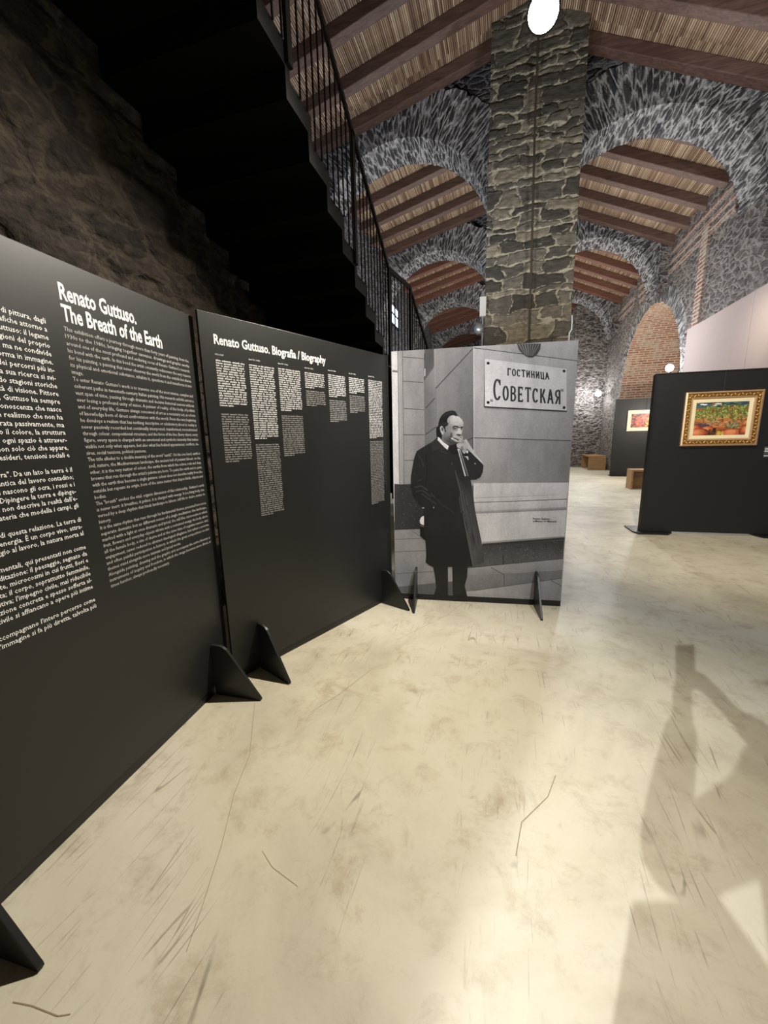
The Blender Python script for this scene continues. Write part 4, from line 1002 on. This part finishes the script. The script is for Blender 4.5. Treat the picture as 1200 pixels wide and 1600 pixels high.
def landscape(add):
    R_ = random.Random(21)
    for _ in range(70): add(R_.random(), R_.uniform(.86, 1.0), R_.uniform(.08, .2), R_.uniform(.02, .05), R_.uniform(-.2, .1), R_.choice(((48, 74, 84), (70, 98, 104), (42, 62, 74), (86, 112, 118))))
    for x, y in ((.12, .95), (.17, .94), (.40, .955), (.45, .95), (.36, .90)): add(x, y, .09, .03, .1, (220, 222, 214))
    for _ in range(120): add(R_.uniform(.0, 1), R_.uniform(.34, .62), R_.uniform(.08, .2), R_.uniform(.015, .03), R_.uniform(-.15, .15), R_.choice(((206, 146, 88), (190, 122, 70), (218, 166, 108), (176, 112, 64))))
    for _ in range(620):
        x = R_.random(); top = .92 - .10 * abs(x - .64) - (.08 if x < .15 else 0); lo = .50 + .05 * math.sin(x * 14)
        y = R_.uniform(lo, top); hi = (y - lo) / max(.05, top - lo)
        c = R_.choice(((108, 128, 58), (136, 152, 70), (82, 104, 52), (172, 180, 92), (64, 86, 48), (98, 124, 78)) if R_.random() < .75 + .2 * hi else ((190, 190, 104), (150, 150, 80)))
        add(x, y, R_.uniform(.02, .06), R_.uniform(.012, .028), R_.uniform(0, 3), c)
    for x in (.16, .30, .53, .72, .88):
        for k in range(6): add(x + k * .004, .56 - .03 * k, .010, .045, 1.5, (78, 62, 44))
    for _ in range(26): add(R_.uniform(.02, .36), R_.uniform(.26, .36), R_.uniform(.08, .2), R_.uniform(.02, .045), R_.uniform(-.2, .2), R_.choice(((92, 72, 84), (112, 84, 84), (80, 64, 72))))
    for _ in range(40):
        a = R_.uniform(.3, 2.8); r_ = R_.uniform(.03, .20); add(.35 + r_ * math.cos(a), .28 + r_ * math.sin(a) * 1.4, .06, .008, a, R_.choice(((134, 142, 112), (160, 166, 128), (92, 100, 76))))
    for _ in range(40): add(R_.uniform(.35, 1), R_.uniform(.20, .34), R_.uniform(.1, .2), R_.uniform(.02, .04), R_.uniform(-.3, .3), R_.choice(((190, 118, 66), (206, 136, 82), (168, 98, 58))))
    for cx_, cy_, w, h in ((.04, .22, .22, .16), (.30, .15, .26, .20), (.12, .06, .36, .24), (.70, .05, .46, .22), (.98, .14, .22, .2)):
        for k in range(9):
            f = 1 - k * .085; c = ((120, 56, 38), (140, 66, 42), (160, 78, 46), (178, 90, 54), (192, 102, 62), (204, 114, 72), (212, 124, 80), (220, 134, 90), (224, 142, 98))[k]
            add(cx_ - .01 * k * (1 if cx_ < .5 else -.4), cy_ + .006 * k, w * f, h * f, .06, c, 16)
    for _ in range(26): add(R_.uniform(.31, .42), R_.uniform(.03, .20), .05, .045, R_.uniform(0, 3), R_.choice(((46, 32, 30), (66, 44, 38), (84, 56, 44))))
    for _ in range(130):
        a = R_.uniform(.1, 3.0); r_ = R_.uniform(.02, .17); add(.74 + r_ * math.cos(a), .20 + r_ * math.sin(a) * 1.3, .05, .010, a, R_.choice(((70, 84, 60), (136, 146, 108), (52, 64, 48), (166, 168, 124))))
    for _ in range(16): add(R_.uniform(.46, .58), R_.uniform(.02, .13), .05, .03, R_.uniform(0, 3), R_.choice(((218, 184, 84), (196, 158, 66))))
daubs(P4, box1, 0.011, landscape).build('canvas', M_PAINT, fr1, merge=False)

b = MB(); P4.box(b, 1.432, 1.56, 1.14, 1.292, 0.0015, 0.005)
card = tag(b.build('caption_card', plain('grey_card', rgb(70, 70, 72), 0.6)), 'small dark caption card with white lines beside the gilt-framed landscape', 'label')
b = MB()
for z in (1.272, 1.250, 1.228, 1.168): P4.box(b, 1.440, 1.545, z - 0.008, z, 0.0055, 0.006)
b.build('card_text', M_WHITE, card)

# pale partition along the right wall
b = MB(); b.box((4.14, 6.95, 0.0), (4.19, 8.9, 3.93)); b.box((4.14, 8.91, 0.0), (4.19, 11.55, 3.93))
tag(b.build('partition_panel', M_PINK), 'tall pale pinkish partition board standing behind the wide black display panel', 'partition')

# far display panel with the red painting
P5 = Plane((3.838, 16.0), (5.6, 16.03))
far = thing('display_panel', 'smaller black display panel farther back carrying the red painting', 'exhibition panel', P5.P(0.8, 0))
b = MB(); P5.box(b, 0, 1.6, 0.03, 2.74, -0.06, 0); b.build('board', M_BOARD2, far)
b = MB(); P5.box(b, -0.01, 0.03, 0, 2.745, -0.065, 0.01); b.build('edge_post', M_BLACKEDGE, far)
for u in (0.3, 1.3): b = MB(); P5.box(b, u - .3, u + .3, 0, 0.03, -0.3, 0.12); b.build('foot', M_BLACKEDGE, far)
fr2, box2 = framed('framed_painting', 'small red and yellow painting in a pale frame on the far black panel', P5, 0.39, 1.50, 1.615, 2.335, 0.09, 0.03, [M_PALEFRAME, M_LINER, M_LINER], False)
def redabstract(add):
    R_ = random.Random(5)
    for _ in range(120): add(R_.random(), R_.random(), R_.uniform(.05, .2), R_.uniform(.04, .12), R_.uniform(0, 3), R_.choice(((60, 24, 40), (40, 26, 56), (110, 34, 40), (150, 60, 40))))
    for _ in range(50): add(R_.gauss(.42, .13), R_.gauss(.55, .14), R_.uniform(.05, .14), R_.uniform(.04, .09), R_.uniform(0, 3), R_.choice(((224, 60, 40), (236, 84, 60), (204, 40, 36), (240, 110, 90))))
    for _ in range(40): add(R_.gauss(.72, .12), R_.gauss(.4, .16), R_.uniform(.04, .12), R_.uniform(.03, .08), R_.uniform(0, 3), R_.choice(((244, 176, 60), (236, 140, 44), (250, 206, 96), (226, 96, 40))))
    for _ in range(20): add(R_.gauss(.4, .1), R_.gauss(.5, .1), .06, .02, R_.uniform(0, 3), (50, 22, 30))
daubs(P5, box2, 0.011, redabstract).build('canvas', M_PAINT, fr2, merge=False)
b = MB(); b.tube([P5.P(0.95, 2.73, 0.008), P5.P(0.95, 2.33, 0.012)], 0.006, 6); b.build('hanging_wire', M_DARKMETAL, fr2)

# ------------------------------------------------------------------ wooden box benches
def long_bench(x0, x1, y0, y1, h, label):
    """open-ended box bench whose long axis runs along the hall"""
    r = thing('bench', label, 'bench', (x0, y0, 0)); t = 0.06
    for nm, a, c in (('seat', (x0, y0, h - t), (x1, y1, h)), ('end_panel', (x0, y0, 0), (x1, y0 + t, h - t)), ('end_panel', (x0, y1 - t, 0), (x1, y1, h - t))):
        b = MB(); b.box(a, c); o = b.build(nm, M_BENCH, r)
        bev = o.modifiers.new('bevel', 'BEVEL'); bev.width = 0.006; bev.segments = 2
long_bench(3.62, 4.30, 18.75, 20.4, 0.62, 'light wooden box bench at the foot of the floodlit stone pier')
r = thing('bench', 'light wooden box bench half hidden behind the wide black display panel', 'bench', (3.8, 12.3, 0))
for nm, a, c in (('seat', (3.43, 12.1, 0.495), (4.12, 12.55, 0.545)), ('end_panel', (3.43, 12.1, 0), (3.48, 12.55, 0.495)), ('end_panel', (4.07, 12.1, 0), (4.12, 12.55, 0.495)), ('back_panel', (3.48, 12.50, 0), (4.07, 12.55, 0.495))):
    b = MB(); b.box(a, c); o = b.build(nm, M_BENCH, r)
    bev = o.modifiers.new('bevel', 'BEVEL'); bev.width = 0.006; bev.segments = 2

# ------------------------------------------------------------------ lamps
def flood(name, label, loc, aim, size, lens, stem_pts=None, stem_r=0.012, cat='spotlight'):
    r = thing(name, label, cat, loc); loc = Vector(loc); d = (Vector(aim) - loc).normalized()
    q = d.to_track_quat('Z', 'Y').to_matrix().to_4x4(); M = Matrix.Translation(loc) @ q
    b = MB(); s = size; prof = [(0.35, -0.9), (0.7, -0.7), (0.95, -0.1), (1.05, 0.0), (1.05, 0.12), (0.93, 0.12)]
    for (r0, z0), (r1, z1) in zip(prof, prof[1:]):
        for k in range(20):
            a0, a1 = 2 * math.pi * k / 20, 2 * math.pi * (k + 1) / 20
            b.face([M @ Vector((r0 * s * math.cos(a0), r0 * s * math.sin(a0), z0 * s)), M @ Vector((r0 * s * math.cos(a1), r0 * s * math.sin(a1), z0 * s)),
                    M @ Vector((r1 * s * math.cos(a1), r1 * s * math.sin(a1), z1 * s)), M @ Vector((r1 * s * math.cos(a0), r1 * s * math.sin(a0), z1 * s))])
    b.face([M @ Vector((0.35 * s * math.cos(2 * math.pi * k / 20), 0.35 * s * math.sin(2 * math.pi * k / 20), -0.9 * s)) for k in range(20)][::-1])
    b.build('housing', M_DARKMETAL, r)
    b = MB(); b.face([M @ Vector((0.95 * s * math.cos(2 * math.pi * k / 24), 0.95 * s * math.sin(2 * math.pi * k / 24), 0.05 * s)) for k in range(24)])
    b.build('lens', lens, r)
    if stem_pts: b = MB(); b.tube(stem_pts, stem_r, 8); b.build('stem', M_DARKMETAL, r)
    return r
lp = LAMP_FRONT + Vector((0.0, 0.06, 0.06))
flood('spotlight', 'dazzling warm spotlight hanging high in front of the stone pillar', lp, (-0.25, 1.2, 1.2), 0.095, M_LENS,
      [lp + Vector((0, 0.06, 0.08)), (0.15, 3.1, 5.2), (0.15, 3.1, 8.55)], 0.010)
flood('spotlight', 'cool white spotlight high on the stair wall behind the viewer', LAMP_BACK + Vector((-0.06, -0.12, 0.08)), (0.6, 2.6, 0.6), 0.09, M_LENSCOOL,
      [LAMP_BACK + Vector((-0.08, -0.16, 0.1)), LAMP_BACK + Vector((-0.42, -0.18, 0.1))], 0.012)
lc = LAMP_CORNER
flood('floodlight', 'cool white floodlight glowing just above the left corner of the wide black display panel', lc, (0, 1, 1.6), 0.10, M_LENSCOOL,
      [lc + Vector((0.05, 0.05, -0.05)), (lc.x + 0.05, lc.y + 0.08, 0.0)], 0.018, 'floodlight')
lf = LAMP_FAR
flood('floodlight', 'small cool white floodlight on the far rubble pier above the bench', lf, (0, 2, 1.6), 0.13, M_LENSCOOL,
      [lf + Vector((0.04, 0.1, 0)), (lf.x + 0.1, 20.62, lf.z)], 0.015, 'floodlight')
# conduit down the pillar, small fixtures either side of it
b = MB(); b.tube([(0.345, 8.36, 8.2), (0.352, 8.36, 6.9), (0.40, 8.36, 4.6), (0.419, 8.36, 2.0), (0.42, 8.36, 0.0)], 0.018, 8)
tag(b.build('conduit_pipe', M_PIPE), 'thin dark vertical conduit down the face of the stone pillar', 'pipe')
fx = thing('wall_fixture', 'small white junction box and lamp on a pipe left of the pillar', 'light fitting', (-0.47, 8.40, 3.4))
b = MB(); b.tube([(-0.46, 8.40, 2.6), (-0.46, 8.40, 4.3)], 0.018, 8); b.build('pipe', M_METAL, fx)
b = MB(); b.box((-0.52, 8.36, 3.85), (-0.40, 8.42, 4.2)); b.build('box', M_PLASTER, fx)
b = MB(); b.ball((-0.53, 8.36, 3.62), 0.10, 0.07, 0.10); b.build('lamp_head', M_METAL, fx, smooth=True)
b = MB(); b.tube([(1.17, 8.50, 3.72), (1.17, 8.46, 3.60), (1.165, 8.42, 3.46), (1.13, 8.41, 3.40), (1.13, 8.41, 0.02)], 0.014, 8)
tag(b.build('white_pipe', plain('white_pipe_paint', rgb(220, 222, 226), 0.5)), 'short bent white pipe at the right edge of the pillar', 'pipe')

# ------------------------------------------------------------------ black steel staircase
XI, XO = -2.43, -1.32                         # wall side, railing side
stair = thing('staircase', 'black steel folded-plate staircase climbing overhead along the dark stone wall', 'staircase', (-1.9, 5.0, 0))
RUN, RISE, TH = 0.272, 0.17, 0.10
under = []                                     # underside outline (Y, Z) from the top landing down to the floor
yb, zb = 4.10, 2.69
prof_u = [(-1.2, zb + RISE * 12)]
for n_ in range(12, -2, -1):
    prof_u.append((yb - RUN * n_ - (RUN if n_ == 12 else RUN), zb + RISE * n_)) if n_ < 12 else None
    prof_u.append((yb - RUN * n_, zb + RISE * n_))
prof_u.append((yb + RUN, zb - 2 * RISE)); prof_u.append((5.28, zb - 2 * RISE))
yl, z_l = 5.28, zb - 2 * RISE
k = 0
while z_l - RISE > 0.02:
    z_l -= RISE; prof_u.append((yl, z_l)); yl += RUN; prof_u.append((yl, z_l))
prof_t = []
clean = [prof_u[0]]
for p in prof_u[1:]:
    if abs(p[0] - clean[-1][0]) + abs(p[1] - clean[-1][1]) > 1e-4: clean.append(p)
prof_u = clean
prof_t = [(y + (0.055 if i else 0), z + 0.125) for i, (y, z) in enumerate(prof_u)]
b = MB()
for i in range(len(prof_u) - 1):
    (ya, za), (yc_, zc_) = prof_u[i], prof_u[i + 1]; (ta, sa), (tc, sc_) = prof_t[i], prof_t[i + 1]
    b.face([(XI, ya, za), (XI, yc_, zc_), (XO, yc_, zc_), (XO, ya, za)], mi=0)
    b.face([(XI, ta, sa), (XO, ta, sa), (XO, tc, sc_), (XI, tc, sc_)], mi=0)
    b.face([(XO, ya, za), (XO, yc_, zc_), (XO, tc, sc_), (XO, ta, sa)], mi=1)
    b.face([(XI, yc_, zc_), (XI, ya, za), (XI, ta, sa), (XI, tc, sc_)], mi=0)
for i in (0, len(prof_u) - 1):
    (ya, za), (ta, sa) = prof_u[i], prof_t[i]; b.face([(XI, ya, za), (XO, ya, za), (XO, ta, sa), (XI, ta, sa)])
b.build('flight', [M_STEEL, M_STEELEDGE], stair)
XB = XO + 0.012
rail_pts = [(XB, -1.1, zb + RISE * 12 + 1.0), (XB, 0.85, zb + RISE * 12 + 1.0), (XB, 4.63, 3.41), (XB + 0.10, 5.27, 3.41), (XB + 0.16, 6.05, 2.92), (XB + 0.16, 8.4, 1.45)]
def rail_z(y):
    for (x0, y0, z0), (x1, y1, z1) in zip(rail_pts, rail_pts[1:]):
        if y0 <= y <= y1: t = (y - y0) / (y1 - y0); return x0 + (x1 - x0) * t, z0 + (z1 - z0) * t
    return rail_pts[-1][0], rail_pts[-1][2]
def tread_z(y):
    best = None
    for (a, za), (c, zc_) in zip(prof_t, prof_t[1:]):
        if a - 1e-6 <= y <= c + 1e-6 and abs(za - zc_) < 0.02: best = max(za, best or -9)
    return best if best is not None else 0.3
b = MB()
for (x0, y0, z0), (x1, y1, z1) in zip(rail_pts, rail_pts[1:]):
    d = 0.026
    A = [(x0 - .012, y0, z0 - d), (x0 + .012, y0, z0 - d), (x0 + .012, y0, z0 + d), (x0 - .012, y0, z0 + d)]
    B = [(x1 - .012, y1, z1 - d), (x1 + .012, y1, z1 - d), (x1 + .012, y1, z1 + d), (x1 - .012, y1, z1 + d)]
    for i in range(4): j = (i + 1) % 4; b.face([A[i], A[j], B[j], B[i]])
    b.face(A[::-1]); b.face(B)
railing = b.build('railing', M_RAIL, stair)
POSTS = (1.44, 2.50, 3.56, 4.63, 5.27, 6.6, 7.7)
for y in POSTS:
    x, z = rail_z(y); b = MB(); b.box((x - .012, y - .028, tread_z(y) - 0.11), (x + .012, y + .028, z)); b.build('post', M_RAIL, railing)
y = 1.55
while y < 8.2:
    if all(abs(y - p) > 0.05 for p in POSTS):
        x, z = rail_z(y); b = MB(); t = tread_z(y) - 0.02
        b.box((x - .005, y - .006, t), (x + .005, y + .006, z)); b.build('baluster', M_RAIL, railing)
    y += 0.098

# ------------------------------------------------------------------ the person taking the picture (stands outside the frame; only the shadow shows)
def skin_body(name, joints, bones, mat, root, levels=2, base=0):
    me = bpy.data.meshes.new(name); names = list(joints)
    me.from_pydata([joints[n][0] for n in names], [(names.index(a), names.index(c)) for a, c in bones], [])
    o = bpy.data.objects.new(name, me); COL.objects.link(o)
    sk = o.modifiers.new('skin', 'SKIN'); sk.use_smooth_shade = True
    ss = o.modifiers.new('sub', 'SUBSURF'); ss.levels = levels; ss.render_levels = levels
    for i, n in enumerate(names):
        r = joints[n][1]; me.skin_vertices[0].data[i].radius = r if isinstance(r, tuple) else (r, r)
        me.skin_vertices[0].data[i].use_root = (i == base)
    bpy.context.view_layer.update()
    ev = o.evaluated_get(bpy.context.evaluated_depsgraph_get())
    m2 = bpy.data.meshes.new_from_object(ev); bpy.data.objects.remove(o)
    m2.materials.clear(); m2.materials.append(mat); m2.polygons.foreach_set('use_smooth', [True] * len(m2.polygons))
    o = bpy.data.objects.new(name, m2); COL.objects.link(o)
    if root is not None: o.parent = root; o.matrix_parent_inverse = root.matrix_world.inverted()
    return o
M_SKIN = plain('skin', rgb(206, 160, 134), 0.5); M_COATX = plain('dark_jacket', rgb(46, 46, 52), 0.8); M_TROUS = plain('dark_trousers', rgb(40, 42, 50), 0.85)
M_HAIRX = plain('dark_hair', rgb(40, 30, 24), 0.6); M_SHOE = plain('shoe_leather', rgb(30, 26, 24), 0.4)
PO = Vector((0, 0, 0)) - FWD * 0.62 - RGT * 0.05
def L(r, f, z): return tuple(PO + RGT * r + FWD * f + Vector((0, 0, z)))
ph_c = Vector((0, 0, 1.5)) - Vector((ROT[0, 2], ROT[1, 2], ROT[2, 2])) * 0.03
hl, hr = (-0.30, 0.42, 1.44), (0.0, 0.43, 1.44)
J = {'pelvis': (L(0, 0, 0.96), (0.15, 0.11)), 'waist': (L(0, 0.0, 1.08), (0.14, 0.10)), 'chest': (L(0, 0, 1.28), (0.165, 0.115)), 'collar': (L(0, 0, 1.42), (0.10, 0.08)),
     'neck': (L(0, 0.01, 1.50), 0.055), 'jaw': (L(0, 0.045, 1.57), (0.065, 0.075)), 'head': (L(0, 0.03, 1.65), (0.075, 0.095)), 'crown': (L(0, 0.01, 1.71), (0.05, 0.06)),
     'sl': (L(-0.19, 0, 1.40), 0.065), 'el': (L(-0.27, 0.20, 1.16), 0.047), 'wl': (L(-0.035, 0.46, 1.33), 0.030), 'pl_': (L(-0.012, 0.512, 1.372), (0.034, 0.022)),
     'sr': (L(0.19, 0, 1.40), 0.065), 'er': (L(0.36, 0.20, 1.16), 0.047), 'wr': (L(0.145, 0.46, 1.33), 0.030), 'pr_': (L(0.122, 0.512, 1.372), (0.034, 0.022)),
     'hl': (L(-0.10, 0, 0.90), 0.10), 'kl': (L(-0.11, 0.02, 0.50), 0.060), 'al': (L(-0.11, -0.02, 0.09), 0.040), 'tl': (L(-0.12, 0.15, 0.035), 0.035),
     'hr': (L(0.10, 0, 0.90), 0.10), 'kr': (L(0.11, 0.02, 0.50), 0.060), 'ar': (L(0.11, -0.02, 0.09), 0.040), 'tr': (L(0.12, 0.15, 0.035), 0.035)}
BN = [('pelvis', 'waist'), ('waist', 'chest'), ('chest', 'collar'), ('collar', 'neck'), ('neck', 'jaw'), ('jaw', 'head'), ('head', 'crown'), ('collar', 'sl'), ('sl', 'el'), ('el', 'wl'), ('wl', 'pl_'),
      ('collar', 'sr'), ('sr', 'er'), ('er', 'wr'), ('wr', 'pr_'), ('pelvis', 'hl'), ('hl', 'kl'), ('kl', 'al'), ('al', 'tl'), ('pelvis', 'hr'), ('hr', 'kr'), ('kr', 'ar'), ('ar', 'tr')]
for s_, hand in (('l', (-0.012, 0.512, 1.372)), ('r', (0.122, 0.512, 1.372))):
    sg = 1 if s_ == 'l' else -1; root_ = 'pl_' if s_ == 'l' else 'pr_'
    for k_, (dz, ln) in enumerate(((0.030, 0.036), (0.012, 0.042), (-0.006, 0.040), (-0.022, 0.032))):
        a = (hand[0] + sg * 0.022, hand[1] + 0.030, hand[2] + dz + 0.02); c = (a[0] + sg * ln, a[1] + 0.012, a[2] + 0.006); e = (c[0] + sg * 0.024, c[1] - 0.018, c[2])
        n0, n1, n2 = f'{s_}f{k_}a', f'{s_}f{k_}b', f'{s_}f{k_}c'
        J[n0] = (L(*a), 0.0095); J[n1] = (L(*c), 0.0088); J[n2] = (L(*e), 0.0075); BN += [(root_, n0), (n0, n1), (n1, n2)]
    a = (hand[0] + sg * 0.02, hand[1] - 0.012, hand[2] + 0.03); c = (a[0] + sg * 0.03, a[1] - 0.008, a[2] + 0.02)
    J[f'{s_}ta'] = (L(*a), 0.011); J[f'{s_}tb'] = (L(*c), 0.009); BN += [(root_, f'{s_}ta'), (f'{s_}ta', f'{s_}tb')]
person = skin_body('person', J, BN, M_SKIN, None)
tag(person, 'person in a dark jacket holding up a phone, whose shadow falls on the floor', 'person')
def subset(keys, grow): return {k_: (J[k_][0], tuple(r + grow for r in (J[k_][1] if isinstance(J[k_][1], tuple) else (J[k_][1],) * 2))) for k_ in keys}
jk = ['pelvis', 'waist', 'chest', 'collar', 'sl', 'el', 'wl', 'sr', 'er', 'wr']
skin_body('jacket', subset(jk, 0.016), [q for q in BN if q[0] in jk and q[1] in jk], M_COATX, person)
tk = ['pelvis', 'hl', 'kl', 'al', 'hr', 'kr', 'ar']
skin_body('trousers', subset(tk, 0.017), [q for q in BN if q[0] in tk and q[1] in tk], M_TROUS, person)
for s_ in 'lr': skin_body('shoe', subset(['a' + s_, 't' + s_], 0.012), [('a' + s_, 't' + s_)], M_SHOE, person)
b = MB(); b.ball(L(0, -0.005, 1.69), 0.098, 0.115, 0.09, Matrix((RGT, FWD, Vector((0, 0, 1)))).transposed(), 16, 10); b.build('hair', M_HAIRX, person, smooth=True)
for sx in (-1, 1): b = MB(); b.ball(L(sx * 0.032, 0.125, 1.655), 0.010, 0.007, 0.006, None, 8, 5); b.build('eye', M_HAIRX, person)
BG = Matrix.Translation(Vector((-0.16, -0.66, 0.0))) @ Matrix((RGT, FWD, Vector((0, 0, 1)))).transposed().to_4x4()
b = MB(); b.prism([(-0.11, 0.80), (0.11, 0.80), (0.10, 1.17), (-0.10, 1.17)], -0.08, 0.08, lambda x, z, t: tuple(BG @ Vector((x, t, z))))
bag = tag(b.build('shoulder_bag', M_COATX), 'dark shoulder bag hanging at the side of the person holding the phone', 'bag')
b = MB(); b.tube([BG @ Vector((-0.04, 0, 1.16)), BG @ Vector((0.02, -0.02, 1.30)), L(-0.16, 0.02, 1.475), L(-0.14, -0.10, 1.40)], 0.012, 8); b.build('strap', M_COATX, bag)
zc = Vector((ROT[0, 2], ROT[1, 2], ROT[2, 2])); xc_ = Vector((ROT[0, 0], ROT[1, 0], ROT[2, 0])); yc_ = -Vector((ROT[0, 1], ROT[1, 1], ROT[2, 1]))
Mp = Matrix.Translation(Vector((0, 0, 1.5)) - zc * 0.035 - yc_ * 0.055 - xc_ * 0.0) @ Matrix((xc_, yc_, zc)).transposed().to_4x4()
b = MB(); b.box((-0.080, -0.038, -0.004), (0.080, 0.038, 0.004), Mp @ Matrix.Rotation(math.pi / 2, 4, 'Z'))
tag(b.build('phone', M_DARKMETAL), 'dark phone held up by the person behind the viewpoint', 'phone')

bpy.data.objects.remove(_fo); bpy.data.curves.remove(_fc)
